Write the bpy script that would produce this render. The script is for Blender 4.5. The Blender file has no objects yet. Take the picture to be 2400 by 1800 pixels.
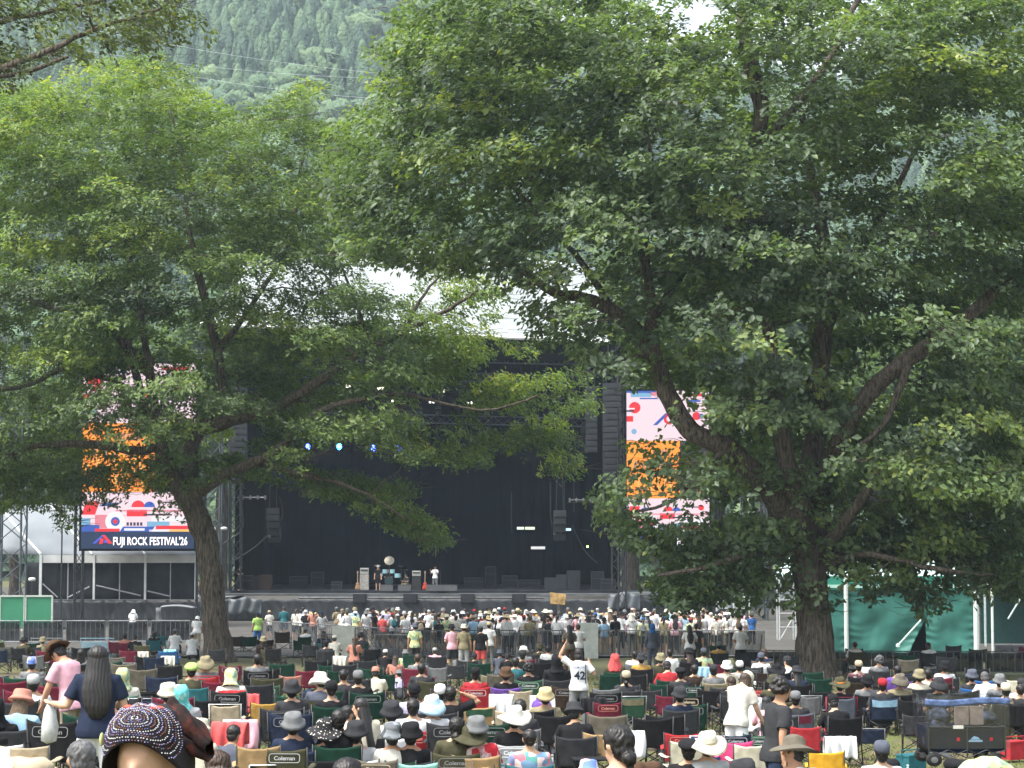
import bpy, bmesh, math, random
import numpy as np
from mathutils import Vector, Matrix, noise
R = math.radians
SC = bpy.context.scene
COL = SC.collection
# ---------------------------------------------------------------- camera
F = 5000.0; PITCH = math.atan(349/5000.0)
CA, SA = math.cos(PITCH), math.sin(PITCH)
cam = bpy.data.cameras.new("camera"); cam.sensor_width = 36; cam.lens = 36*F/2400.0
cam.clip_start = 0.5; cam.clip_end = 5000
cob = bpy.data.objects.new("camera", cam); COL.objects.link(cob)
cob.location = (0, 0, 0); cob.rotation_euler = (R(90)+PITCH, 0, 0); SC.camera = cob
# ---------------------------------------------------------------- light
SUN_EL, SUN_AZ = R(62), R(238)          # azimuth clockwise from +Y (away from the camera)
w = bpy.data.worlds.new("World"); SC.world = w; w.use_nodes = True
nt = w.node_tree; nt.nodes.clear()
sky = nt.nodes.new('ShaderNodeTexSky'); sky.sky_type = 'NISHITA'; sky.sun_disc = False
sky.sun_elevation = SUN_EL; sky.sun_rotation = SUN_AZ; sky.air_density = 1.6; sky.dust_density = 4.0; sky.ozone_density = 1.0
hs = nt.nodes.new('ShaderNodeHueSaturation'); hs.inputs['Saturation'].default_value = 0.45; hs.inputs['Value'].default_value = 1.0
bg = nt.nodes.new('ShaderNodeBackground'); bg.inputs['Strength'].default_value = 0.15
wo = nt.nodes.new('ShaderNodeOutputWorld')
nt.links.new(sky.outputs[0], hs.inputs['Color']); nt.links.new(hs.outputs[0], bg.inputs['Color']); nt.links.new(bg.outputs[0], wo.inputs[0])
sl = bpy.data.lights.new("sun", 'SUN'); sl.energy = 2.5; sl.angle = R(24); sl.color = (1.0, .97, .90)
so = bpy.data.objects.new("sun", sl); COL.objects.link(so)
sd = Vector((math.sin(SUN_AZ)*math.cos(SUN_EL), math.cos(SUN_AZ)*math.cos(SUN_EL), math.sin(SUN_EL)))
so.rotation_euler = sd.to_track_quat('Z', 'Y').to_euler(); so.location = (0, -20, 60)
SC.view_settings.view_transform = 'Standard'; SC.view_settings.look = 'None'
SC.view_settings.exposure = 1.36; SC.view_settings.gamma = 1.0
SC.render.engine = 'CYCLES'
SC.cycles.max_bounces = 6; SC.cycles.diffuse_bounces = 4; SC.cycles.glossy_bounces = 2
SC.cycles.transmission_bounces = 4; SC.cycles.transparent_max_bounces = 8; SC.cycles.volume_bounces = 0
SC.cycles.use_denoising = True
# ---------------------------------------------------------------- geometry helpers
def P(px, py, D):
    """world point seen at photo pixel (px,py) (2400x1800) at distance D along the view"""
    x = (px-1200)/F; y = (900-py)/F
    t = D/(CA-y*SA)
    return Vector((x*t, D, (SA+y*CA)*t))
GY = [-40, 0, 5, 12, 21, 26, 30, 40, 50, 60, 72, 90, 122, 150, 260, 3000]
GG = [1.0, 1.6, 1.95, 2.5, 3.0, 3.33, 3.5, 3.82, 4.08, 4.42, 4.9, 5.35, 6.0, 6.1, 6.2, 6.2]
LAB = []      # (object, base description, photo column, own label)
def tilt(x, y): return .05*max(-6, min(6, x))*float(np.interp(y, [10, 20, 38, 66], [.4, 1, 1, 0]))
def gz(y, x=0): return -float(np.interp(y, GY, GG))-tilt(x, y)
def solveD(py, H, px=1200, d0=20):
    """distance at which a thing of height H standing on the ground has its top at photo row py"""
    best, bd = 9e9, 20
    for d in np.arange(d0, 135, .25):
        z = gz(d, (px-1200)/F*d)+H
        yy = 900-F*((z*CA-d*SA)/(d*CA+z*SA))
        if abs(yy-py) < best: best, bd = abs(yy-py), d
    return float(bd)
def GX(px, D): return (px-1200)/F*D*1.002
class MB:
    def __init__(s): s.v = []; s.f = []; s.mi = []; s.m = 0
    def add(s, vs, fs):
        n = len(s.v); s.v += [tuple(v) for v in vs]; s.f += [tuple(i+n for i in f) for f in fs]; s.mi += [s.m]*len(fs)
    def box(s, c, d, M=None):
        x, y, z = d[0]/2, d[1]/2, d[2]/2
        vs = [Vector((a*x, b*y, e*z)) for a in (-1, 1) for b in (-1, 1) for e in (-1, 1)]
        if M is not None: vs = [M @ v for v in vs]
        vs = [v+Vector(c) for v in vs]
        s.add(vs, [(0,1,3,2),(4,6,7,5),(0,4,5,1),(2,3,7,6),(0,2,6,4),(1,5,7,3)])
    def tube(s, pts, rad, n=6, cap=True, flat=1.0):
        pts = [Vector(p) for p in pts]
        if not isinstance(rad, (list, tuple)): rad = [rad]*len(pts)
        vs = []; fs = []; up = None
        for i, p in enumerate(pts):
            d = (pts[min(i+1, len(pts)-1)]-pts[max(i-1, 0)])
            d = d.normalized() if d.length > 1e-9 else Vector((0,0,1))
            if up is None: up = Vector((0,0,1)) if abs(d.z) < .9 else Vector((1,0,0))
            u = d.cross(up).normalized(); v = u.cross(d).normalized(); up = v
            for k in range(n):
                a = 2*math.pi*k/n
                vs.append(p+u*math.cos(a)*rad[i]+v*math.sin(a)*rad[i]*flat)
        for i in range(len(pts)-1):
            for k in range(n):
                fs.append((i*n+k, i*n+(k+1)%n, (i+1)*n+(k+1)%n, (i+1)*n+k))
        if cap:
            fs.append(tuple(range(n-1, -1, -1))); fs.append(tuple((len(pts)-1)*n+k for k in range(n)))
        s.add(vs, fs)
    def lathe(s, prof, c=(0,0,0), n=14, sx=1, sy=1, M=None, wob=0):
        vs = []; fs = []; c = Vector(c)
        for j, (r, z) in enumerate(prof):
            for k in range(n):
                a = 2*math.pi*k/n
                zz = z + (wob*math.sin(2*a+.6)*r if wob else 0)
                v = Vector((r*math.cos(a)*sx, r*math.sin(a)*sy, zz))
                if M is not None: v = M @ v
                vs.append(v+c)
        for j in range(len(prof)-1):
            for k in range(n):
                fs.append((j*n+k, j*n+(k+1)%n, (j+1)*n+(k+1)%n, (j+1)*n+k))
        fs.append(tuple(range(n-1, -1, -1))); fs.append(tuple((len(prof)-1)*n+k for k in range(n)))
        s.add(vs, fs)
    def quad(s, a, b, c, d): s.add([a, b, c, d], [(0,1,2,3)])
    def grid(s, fn, nu, nv):
        vs = [fn(i/nu, j/nv) for j in range(nv+1) for i in range(nu+1)]
        fs = [(j*(nu+1)+i, j*(nu+1)+i+1, (j+1)*(nu+1)+i+1, (j+1)*(nu+1)+i) for j in range(nv) for i in range(nu)]
        s.add(vs, fs)
    def mesh(s, name, mats, smooth=False):
        me = bpy.data.meshes.new(name); me.from_pydata(s.v, [], s.f); 
        for m in (mats if isinstance(mats, (list, tuple)) else [mats]): me.materials.append(m)
        if any(s.mi): me.polygons.foreach_set('material_index', s.mi)
        if smooth: me.polygons.foreach_set('use_smooth', [True]*len(me.polygons))
        me.update(); return me
    def build(s, name, mats, parent=None, smooth=False, **kw):
        return link(name, s.mesh(name, mats, smooth), parent, **kw)
def link(name, me, parent=None, loc=None, rz=0, label=None, cat=None, group=None, kind=None):
    o = bpy.data.objects.new(name, me); COL.objects.link(o)
    if parent is not None: o.parent = parent
    if loc is not None: o.location = loc
    if rz: o.rotation_euler = (0, 0, rz)
    tag(o, label, cat, group, kind); return o
def solid(me, t):
    ob = bpy.data.objects.new('t', me); COL.objects.link(ob); m = ob.modifiers.new('s', 'SOLIDIFY'); m.thickness = t; m.offset = 0
    out = bpy.data.meshes.new_from_object(ob.evaluated_get(bpy.context.evaluated_depsgraph_get())); bpy.data.objects.remove(ob); out.name = me.name; return out
def tag(o, label=None, cat=None, group=None, kind=None):
    if label: o['label'] = label
    if cat: o['category'] = cat
    if group: o['group'] = group
    if kind: o['kind'] = kind
    return o
def empty(name, loc=(0,0,0), rz=0, label=None, cat=None, group=None):
    return link(name, None, None, loc, rz, label, cat, group)
def shell(o, t=0.02):
    m = o.modifiers.new("thickness", 'SOLIDIFY'); m.thickness = t; m.offset = 0; return o
def lin(r, g, b):
    f = lambda c: (c/255/12.92 if c/255 <= .04045 else ((c/255+.055)/1.055)**2.4)
    return (f(r), f(g), f(b))
_MC = {}
def mat(col, rough=.8, var=.12, scale=8.0, metal=0, bump=0, spec=.3, emit=0, key=None, alpha=1):
    k = (tuple(round(c, 4) for c in col), rough, var, scale, metal, bump, spec, emit, alpha)
    if k in _MC: return _MC[k]
    m = bpy.data.materials.new("surface"); m.use_nodes = True; n = m.node_tree; b = n.nodes['Principled BSDF']
    b.inputs['Roughness'].default_value = rough; b.inputs['Metallic'].default_value = metal
    b.inputs['Specular IOR Level'].default_value = spec; b.inputs['Base Color'].default_value = (*col, 1)
    if alpha < 1: b.inputs['Alpha'].default_value = alpha
    if emit:
        b.inputs['Emission Color'].default_value = (*col, 1); b.inputs['Emission Strength'].default_value = emit
        b.inputs['Base Color'].default_value = (.01, .01, .01, 1)
    elif var:
        tc = n.nodes.new('ShaderNodeTexCoord'); no = n.nodes.new('ShaderNodeTexNoise')
        no.inputs['Scale'].default_value = scale; no.inputs['Detail'].default_value = 4
        mr = n.nodes.new('ShaderNodeMapRange'); mr.inputs[1].default_value = .3; mr.inputs[2].default_value = .7
        mr.inputs[3].default_value = 1-var*2; mr.inputs[4].default_value = 1+var
        mx = n.nodes.new('ShaderNodeVectorMath'); mx.operation = 'SCALE'; mx.inputs[0].default_value = col
        n.links.new(tc.outputs['Object'], no.inputs['Vector']); n.links.new(no.outputs[0], mr.inputs[0])
        n.links.new(mr.outputs[0], mx.inputs['Scale']); n.links.new(mx.outputs[0], b.inputs['Base Color'])
        if bump:
            bp = n.nodes.new('ShaderNodeBump'); bp.inputs['Strength'].default_value = bump; bp.inputs['Distance'].default_value = .03
            n.links.new(no.outputs[0], bp.inputs['Height']); n.links.new(bp.outputs[0], b.inputs['Normal'])
    _MC[k] = m; return m
def npmesh(name, V, Fq, nper, mats, tint=None, smooth=False, mi=None):
    """V (n,3), Fq flat loop indices, all faces having nper verts"""
    me = bpy.data.meshes.new(name); nf = len(Fq)//nper
    me.vertices.add(len(V)); me.vertices.foreach_set('co', np.asarray(V, np.float32).ravel())
    me.loops.add(len(Fq)); me.loops.foreach_set('vertex_index', np.asarray(Fq, np.int32))
    me.polygons.add(nf); me.polygons.foreach_set('loop_start', np.arange(0, nf*nper, nper, dtype=np.int32))
    for m in (mats if isinstance(mats, (list, tuple)) else [mats]): me.materials.append(m)
    if mi is not None: me.polygons.foreach_set('material_index', np.asarray(mi, np.int32))
    if smooth: me.polygons.foreach_set('use_smooth', np.ones(nf, bool))
    me.update(calc_edges=True)
    if tint is not None:
        a = me.attributes.new('tint', 'FLOAT', 'POINT'); a.data.foreach_set('value', np.asarray(tint, np.float32))
    return me
rng = np.random.default_rng(7); random.seed(7)
# ---------------------------------------------------------------- ground, hill, haze
def ramp_mat(name, stops, scale, attr=None, rough=.9, transl=0, detail=6, bump=0, coord='Object', gloss=0):
    m = bpy.data.materials.new(name); m.use_nodes = True; n = m.node_tree; b = n.nodes['Principled BSDF']
    b.inputs['Roughness'].default_value = rough; b.inputs['Specular IOR Level'].default_value = .25+gloss
    cr = n.nodes.new('ShaderNodeValToRGB'); cr.color_ramp.elements[0].position = stops[0][0]; cr.color_ramp.elements[0].color = (*stops[0][1], 1)
    cr.color_ramp.elements[1].position = stops[-1][0]; cr.color_ramp.elements[1].color = (*stops[-1][1], 1)
    for s_, c in stops[1:-1]:
        e = cr.color_ramp.elements.new(s_); e.color = (*c, 1)
    if attr:
        at = n.nodes.new('ShaderNodeAttribute'); at.attribute_name = attr; src = at.outputs['Fac']
    else:
        tc = n.nodes.new('ShaderNodeTexCoord'); no = n.nodes.new('ShaderNodeTexNoise'); no.inputs['Scale'].default_value = scale
        no.inputs['Detail'].default_value = detail; no.inputs['Roughness'].default_value = .65
        n.links.new(tc.outputs[coord], no.inputs['Vector']); src = no.outputs[0]
        if bump:
            bp = n.nodes.new('ShaderNodeBump'); bp.inputs['Strength'].default_value = bump; bp.inputs['Distance'].default_value = .1
            n.links.new(src, bp.inputs['Height']); n.links.new(bp.outputs[0], b.inputs['Normal'])
    n.links.new(src, cr.inputs[0]); n.links.new(cr.outputs[0], b.inputs['Base Color'])
    if transl:
        tr = n.nodes.new('ShaderNodeBsdfTranslucent'); mix = n.nodes.new('ShaderNodeMixShader'); mix.inputs[0].default_value = transl
        sc_ = n.nodes.new('ShaderNodeVectorMath'); sc_.operation = 'MULTIPLY'; sc_.inputs[1].default_value = (1.5, 1.6, .6)
        n.links.new(cr.outputs[0], sc_.inputs[0]); n.links.new(sc_.outputs[0], tr.inputs[0])
        n.links.new(b.outputs[0], mix.inputs[1]); n.links.new(tr.outputs[0], mix.inputs[2])
        n.links.new(mix.outputs[0], n.nodes['Material Output'].inputs[0])
    return m
ground_m = ramp_mat('grassy_ground', [(.3, (.055, .043, .028)), (.45, (.105, .085, .05)), (.55, (.085, .1, .03)), (.7, (.12, .13, .045))], 1.1, detail=8, bump=.6)
def ground():
    ys = list(np.arange(-40, 160, 1.5))+list(np.arange(160, 300, 20))+[400, 700, 1200, 2500]
    xs = list(np.arange(-60, -24, 4))+list(np.arange(-24, 24, .8))+list(np.arange(24, 64, 4))
    xs = [-1500, -500, -200, -100]+xs+[100, 200, 500, 1500]
    b = MB(); nx = len(xs)
    vs = [(x, y, gz(y, x)+.05*noise.noise(Vector((x*.4, y*.4, 0)))-.03) for y in ys for x in xs]
    fs = [(j*nx+i, j*nx+i+1, (j+1)*nx+i+1, (j+1)*nx+i) for j in range(len(ys)-1) for i in range(nx-1)]
    b.add(vs, fs); b.build('ground', ground_m, smooth=True, kind='structure')
ground()
def grass():
    n = 150000
    y = 9+rng.random(n)**1.3*66; x = (rng.random(n)-.5)*2*(.27*y+1)
    keep = np.array([noise.noise(Vector((a*.35, b*.35, 3.1))) > -.12 for a, b in zip(x, y)]); x = x[keep]; y = y[keep]; n = len(x)
    h = .02+.05*rng.random(n); a = rng.random(n)*6.28; wd = .003+y*.00028
    z = np.array([gz(b, a) for a, b in zip(x, y)])-.02
    dx, dy = np.cos(a)*wd, np.sin(a)*wd; lx, ly = (rng.random(n)-.5)*.08, (rng.random(n)-.5)*.08
    V = np.stack([np.stack([x-dx, y-dy, z], 1), np.stack([x+dx, y+dy, z], 1), np.stack([x+lx, y+ly, z+h], 1)], 1).reshape(-1, 3)
    t = np.repeat(rng.random(n), 3)
    me = npmesh('grass', V, np.arange(n*3), 3, ramp_mat('grass_blades', [(0, (.10, .12, .03)), (.5, (.13, .14, .045)), (1, (.22, .19, .09))], 1, attr='tint'), t)
    link('grass', me, kind='stuff', label='short trampled grass and straw on the slope', cat='grass')
grass()
b = MB(); b.grid(lambda u, v: Vector((-160+320*u, 94+v*150, gz(94+v*150)+.035)), 8, 60); b.build('service_road', ramp_mat('trodden_earth', [(.35, (.05, .047, .043)), (.6, (.085, .08, .07))], .6), kind='structure')
RX = [-400, -200, -80, -50, 20, 60, 112, 157, 240, 400]
RZ = [240, 240, 236, 224, 178, 168, 158, 176, 190, 200]
def hillz(x, y):
    r = float(np.interp(x*750/max(y, 300), RX, RZ))
    t = (y-280)/(760-280)
    if t <= 0: z = 0
    elif t <= 1: z = r*(t**1.15)
    else: z = r-(y-760)*.35
    return gz(y)+z+(6*noise.noise(Vector((x*.012, y*.012, 0)))*min(1, max(0, t*3)))
def hill():
    b = MB(); nx = 61; ny = 60
    vs = []
    for j in range(ny):
        y = 270+j*14
        for i in range(nx): x = -450+i*15; vs.append((x, y, hillz(x, y)-.5))
    b.add(vs, [(j*nx+i, j*nx+i+1, (j+1)*nx+i+1, (j+1)*nx+i) for j in range(ny-1) for i in range(nx-1)])
    b.build('hill', mat((.035, .05, .02), 1, .3, .2), smooth=True, kind='structure')
hill()
def forest():
    def conifer(seed):
        r = np.random.default_rng(seed); rings = 9; k = 8; V = []; Fc = []
        for j in range(rings):
            t = j/(rings-1); rad = (1-t)**.8*.22*(1.15 if j % 2 == 0 else .82)+.004; z = .12+.88*t-(.05 if j % 2 == 0 else 0)
            for i in range(k):
                a = 2*math.pi*(i+.5*(j % 2))/k; rr = rad*(.7+.6*r.random())
                V.append((rr*math.cos(a), rr*math.sin(a), z+.04*(r.random()-.5)))
        for j in range(rings-1):
            for i in range(k): Fc.append((j*k+i, j*k+(i+1) % k, (j+1)*k+(i+1) % k, (j+1)*k+i))
        return np.array(V), np.array(Fc)
    def broad(seed):
        r = np.random.default_rng(seed); rings = 13; k = 16; V = []; Fc = []
        for j in range(rings):
            t = j/(rings-1); ph = math.pi*(t*.98+.01)
            for i in range(k):
                a = 2*math.pi*(i+.5*(j % 2))/k; rr = .36*math.sin(ph)*(.55+.75*r.random())
                V.append((rr*math.cos(a), rr*math.sin(a), .55-.42*math.cos(ph)+.1*(r.random()-.5)))
        for j in range(rings-1):
            for i in range(k): Fc.append((j*k+i, j*k+(i+1) % k, (j+1)*k+(i+1) % k, (j+1)*k+i))
        return np.array(V), np.array(Fc)
    protos = [conifer(i) for i in range(5)]+[broad(i) for i in range(4)]
    VV = []; FF = []; TT = []; off = 0
    for y in np.arange(285, 800, 4.6):
        for x in np.arange(-.30*y-10, .30*y+10, 4.2):
            xx = x+rng.normal()*1.3; yy = y+rng.normal()*1.3
            ns = noise.noise(Vector((xx*.013, yy*.013, 5)))+.35*noise.noise(Vector((xx*.05, yy*.05, 9)))
            con = ns > -.1
            V, Fc = protos[rng.integers(0, 5)] if con else protos[rng.integers(5, 9)]
            H = (13+5*rng.random()) if con else (9+6*rng.random()); s = H*(1 if con else 1.0)
            wdt = s*(.6+.75*rng.random()); a = rng.random()*6.28
            q = V*np.array([wdt, wdt, s]); q = np.stack([q[:, 0]*math.cos(a)-q[:, 1]*math.sin(a), q[:, 0]*math.sin(a)+q[:, 1]*math.cos(a), q[:, 2]], 1)
            VV.append(q+np.array([xx, yy, hillz(xx, yy)-1])); FF.append(Fc+off); off += len(V)
            TT.append(np.full(len(V), np.clip((.25 if con else .6)+.26*rng.normal()+.3*ns, 0, 1)))
    V = np.concatenate(VV); Fq = np.concatenate(FF).ravel(); t = np.concatenate(TT)
    m = ramp_mat('forest_leaves', [(0, (.055, .094, .062)), (.5, (.092, .150, .082)), (1, (.15, .215, .10))], 1, attr='tint')  # leaf colours lifted paler, part of the distance haze is mixed into them
    n = m.node_tree; no = n.nodes.new('ShaderNodeTexNoise'); no.inputs['Scale'].default_value = 1.1; no.inputs['Detail'].default_value = 3
    tc = n.nodes.new('ShaderNodeTexCoord'); bp = n.nodes.new('ShaderNodeBump'); bp.inputs['Strength'].default_value = 1; bp.inputs['Distance'].default_value = 1.2
    n.links.new(tc.outputs['Object'], no.inputs['Vector']); n.links.new(no.outputs[0], bp.inputs['Height']); n.links.new(bp.outputs[0], n.nodes['Principled BSDF'].inputs['Normal'])
    me = npmesh('forest', V, Fq, 4, m, t)
    link('forest', me, kind='stuff', label='hazy wooded hillside of conifers and broadleaf trees behind the stage', cat='forest')
forest()
def haze():
    b = MB(); b.box((0, 430, 160), (1300, 980, 340)); m = bpy.data.materials.new('haze_air'); m.use_nodes = True; n = m.node_tree
    n.nodes.remove(n.nodes['Principled BSDF']); v = n.nodes.new('ShaderNodeVolumePrincipled')
    v.inputs['Color'].default_value = (.72, .87, 1.0, 1); v.inputs['Density'].default_value = .00028; v.inputs['Anisotropy'].default_value = .2
    n.links.new(v.outputs[0], n.nodes['Material Output'].inputs['Volume'])
    b.build('haze', m, kind='stuff')
haze()
# ---------------------------------------------------------------- trees
def inpoly(x, y, poly):
    x = np.asarray(x); y = np.asarray(y); r = np.zeros(x.shape, bool); n = len(poly); j = n-1
    for i in range(n):
        xi, yi = poly[i]; xj, yj = poly[j]
        c = ((yi > y) != (yj > y)) & (x < (xj-xi)*(y-yi)/((yj-yi) or 1e-9)+xi); r ^= c; j = i
    return r
def proj(V):
    d = V[:, 1]*CA+V[:, 2]*SA
    return 1200+F*V[:, 0]/d, 900-F*(V[:, 2]*CA-V[:, 1]*SA)/d
def bark_mat():
    m = bpy.data.materials.new('bark'); m.use_nodes = True; n = m.node_tree; b = n.nodes['Principled BSDF']; b.inputs['Roughness'].default_value = .95
    b.inputs['Specular IOR Level'].default_value = .1
    tc = n.nodes.new('ShaderNodeTexCoord'); mp = n.nodes.new('ShaderNodeMapping'); mp.inputs['Scale'].default_value = (11, 11, 1.5)
    no = n.nodes.new('ShaderNodeTexNoise'); no.inputs['Scale'].default_value = 1.3; no.inputs['Detail'].default_value = 7; no.inputs['Roughness'].default_value = .7
    cr = n.nodes.new('ShaderNodeValToRGB'); e = cr.color_ramp.elements; e[0].position = .35; e[0].color = (.016, .014, .012, 1); e[1].position = .64; e[1].color = (.20, .165, .135, 1)
    bp = n.nodes.new('ShaderNodeBump'); bp.inputs['Strength'].default_value = .9; bp.inputs['Distance'].default_value = .08
    n.links.new(tc.outputs['Object'], mp.inputs[0]); n.links.new(mp.outputs[0], no.inputs['Vector']); n.links.new(no.outputs[0], cr.inputs[0])
    n.links.new(cr.outputs[0], b.inputs['Base Color']); n.links.new(no.outputs[0], bp.inputs['Height']); n.links.new(bp.outputs[0], b.inputs['Normal'])
    return m
BARK = bark_mat()
def smooth_path(pts, n=4):
    out = []; m = len(pts)
    for i in range(m-1):
        p0 = pts[max(i-1, 0)]; p1 = pts[i]; p2 = pts[i+1]; p3 = pts[min(i+2, m-1)]
        for k in range(n):
            t = k/n; out.append(tuple(.5*((2*b)+(c-a)*t+(2*a-5*b+4*c-d)*t*t+(3*b-a-3*c+d)*t**3) for a, b, c, d in zip(p0, p1, p2, p3)))
    out.append(pts[-1]); return out
def limb_tube(b, path, n=12, rough=.10):
    """path: (x,y,z,r) tuples; knobbly tube"""
    pts = [Vector(p[:3]) for p in path]; vs = []; up = None; s = len(b.v)
    for i, p in enumerate(path):
        d = (pts[min(i+1, len(pts)-1)]-pts[max(i-1, 0)]).normalized()
        if up is None: up = Vector((0, 1, 0))
        u = d.cross(up).normalized(); v = u.cross(d).normalized(); up = v
        for k in range(n):
            a = 2*math.pi*k/n; c, s_ = math.cos(a), math.sin(a)
            rr = p[3]*(1+rough*2.2*noise.noise(Vector((c*2.3+p[0], s_*2.3, p[2]*.45)))+rough*math.sin(a*5+p[2]*.7)*.6)
            vs.append(pts[i]+u*c*rr+v*s_*rr)
    fs = [(i*n+k, i*n+(k+1) % n, (i+1)*n+(k+1) % n, (i+1)*n+k) for i in range(len(pts)-1) for k in range(n)]
    fs.append(tuple((len(pts)-1)*n+k for k in range(n)))
    b.add(vs, fs)
def leaves(C, rx, rz, nl, L, keepfn, seed, tintbase, droop=.35, W=.5, center=None, clump=9, spread=.75):
    """C (n,3) pad centres; returns V,F,t arrays of folded leaf blades gathered in rosettes inside flat pads"""
    r = np.random.default_rng(seed); VV = []; TT = []
    nr = max(1, nl//clump)
    for i, c in enumerate(C):
        k = int(nr*(.6+.8*r.random())); 
        th = r.random(k)*6.28; rr = np.sqrt(r.random(k)); sx = rx*(.7+.6*r.random()); sy = rx*(.7+.6*r.random()); ang = r.random()*3.14
        x = rr*np.cos(th)*sx; y = rr*np.sin(th)*sy
        x, y = x*math.cos(ang)-y*math.sin(ang), x*math.sin(ang)+y*math.cos(ang)
        # uneven lobed cushion: tops of the shoots
        nz = np.array([noise.noise(Vector((a*2.1/rx+i*3.1, b_*2.1/rx, 0))) for a, b_ in zip(x, y)])
        hgt = rz*(.75*(1-rr**2)+1.1*nz)
        z = hgt-rz*1.1*r.random(k)**2.2-.5*rz*rr**2
        out = np.stack([x, y, z], 1)
        base = c+out
        if center is not None: o_ = base-center; o_ /= np.linalg.norm(o_, axis=1)[:, None]+1e-6
        else: o_ = out/(np.linalg.norm(out, axis=1)[:, None]+1e-6)
        px, py = proj(base+r.normal(size=base.shape)*.06)
        ok = keepfn(px, py, r); base = base[ok]; o_ = o_[ok]; k = len(base)
        if k == 0: continue
        axis = np.array([0, 0, 1.0])*.8+o_*.6+r.normal(size=(k, 3))*.28; axis /= np.linalg.norm(axis, axis=1)[:, None]
        B = np.repeat(base, clump, 0); A = np.repeat(axis, clump, 0); n = len(B)
        rv = r.normal(size=(n, 3)); side = np.cross(A, rv); side /= np.linalg.norm(side, axis=1)[:, None]+1e-6
        d = side*(.9)+A*(r.random((n, 1))*.9-.35)-np.array([0, 0, droop])*r.random((n, 1)); d /= np.linalg.norm(d, axis=1)[:, None]
        w_ = np.cross(A, d)+r.normal(size=(n, 3))*.25; w_ -= d*np.sum(w_*d, 1)[:, None]; w_ /= np.linalg.norm(w_, axis=1)[:, None]
        nn = np.cross(d, w_); l = L*(.5+.45*r.random((n, 1))+.45*r.random((n, 1))**2); wd = l*W*.5
        B = B+d*l*.15+r.normal(size=(n, 3))*L*spread*.5
        v0 = B; v1 = B+d*l*.62+w_*wd+nn*wd*.3; v2 = B+d*l-nn*l*.12; v3 = B+d*l*.62-w_*wd+nn*wd*.3
        VV.append(np.stack([v0, v1, v2, v3], 1).reshape(-1, 3))
        TT.append(np.repeat(np.clip(tintbase+.18*r.normal()+.11*r.normal(size=n)+(r.random(n) < .012)*.5, 0, 1), 4))
    V = np.concatenate(VV); t = np.concatenate(TT); n = len(V)//4
    a = np.arange(n)[:, None]*4
    Fq = np.concatenate([a+np.array([[0, 1, 2]]), a+np.array([[0, 2, 3]])], 1).ravel()
    return V, Fq, t
def make_keep(polys, gaps, jit=9):
    def f(px, py, r):
        x = px+r.normal(size=px.shape)*jit; y = py+r.normal(size=px.shape)*jit*.6
        ok = np.zeros(px.shape, bool)
        for p in polys: ok |= inpoly(x, y, p)
        for p, pr in gaps:
            g = inpoly(x, y, p)
            # patchy thinning: whole shoots stay or go together
            q = np.array([noise.noise(Vector((a/26., b/17., 4.2)))*.5+.5 for a, b in zip(px, py)]) if 0 < pr < 1 else np.full(px.shape, .5)
            ok &= ~(g & ((q+.12*r.normal(size=px.shape)) > (.5+(pr-.5)*.75 if 0 < pr < 1 else (-1 if pr == 0 else 9))))
        return ok
    return f
def seg_near(px, py, limbs):
    for lm in limbs:
        for a, b in zip(lm[:-1], lm[1:]):
            if a[3] < .19: continue
            vx, vy = b[0]-a[0], b[1]-a[1]; t = max(0, min(1, ((px-a[0])*vx+(py-a[1])*vy)/(vx*vx+vy*vy+1e-6)))
            if abs(a[0]+vx*t-px) < (70 if py > 640 else 55) and abs(a[1]+vy*t-py) < (30 if py > 640 else 22): return True
    return False
def sample_pads(polys, gaps, spacing, D0, depth, r, layers=3, dshape=None, limbs=(), cut=-.03):
    out = []
    allp = [q for p in polys for q in p]; x0 = min(p[0] for p in allp); x1 = max(p[0] for p in allp); y0 = min(p[1] for p in allp); y1 = max(p[1] for p in allp)
    for ly in range(layers):
        y = y0; row = 0
        while y < y1:
            x = x0+(row % 2)*spacing*.9+r.random()*20
            while x < x1:
                px = x+r.normal()*spacing*.3; py = y+r.normal()*spacing*.18
                ok = any(inpoly([px], [py], p)[0] for p in polys) and not any(pr < .25 and inpoly([px], [py], g)[0] for g, pr in gaps)
                if ok:
                    f = ((ly+.5+.8*(r.random()-.5))/layers)*2-1
                    w_ = P(px, py, D0+f*depth)
                    if noise.noise(Vector((w_.x*.33, w_.y*.33, w_.z*.6+ly*7))) < cut and r.random() < .8: x += spacing*1.8; continue
                    if f < .15 and not (px < 430 and 760 < py < 1020) and seg_near(px, py, limbs) and r.random() < (.74 if py > 640 else .4): x += spacing*1.8; continue
                    out.append((px, py, D0+f*depth*(dshape(px, py) if dshape else 1)))
                x += spacing*1.8
            y += spacing*.62; row += 1
    return out
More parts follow.
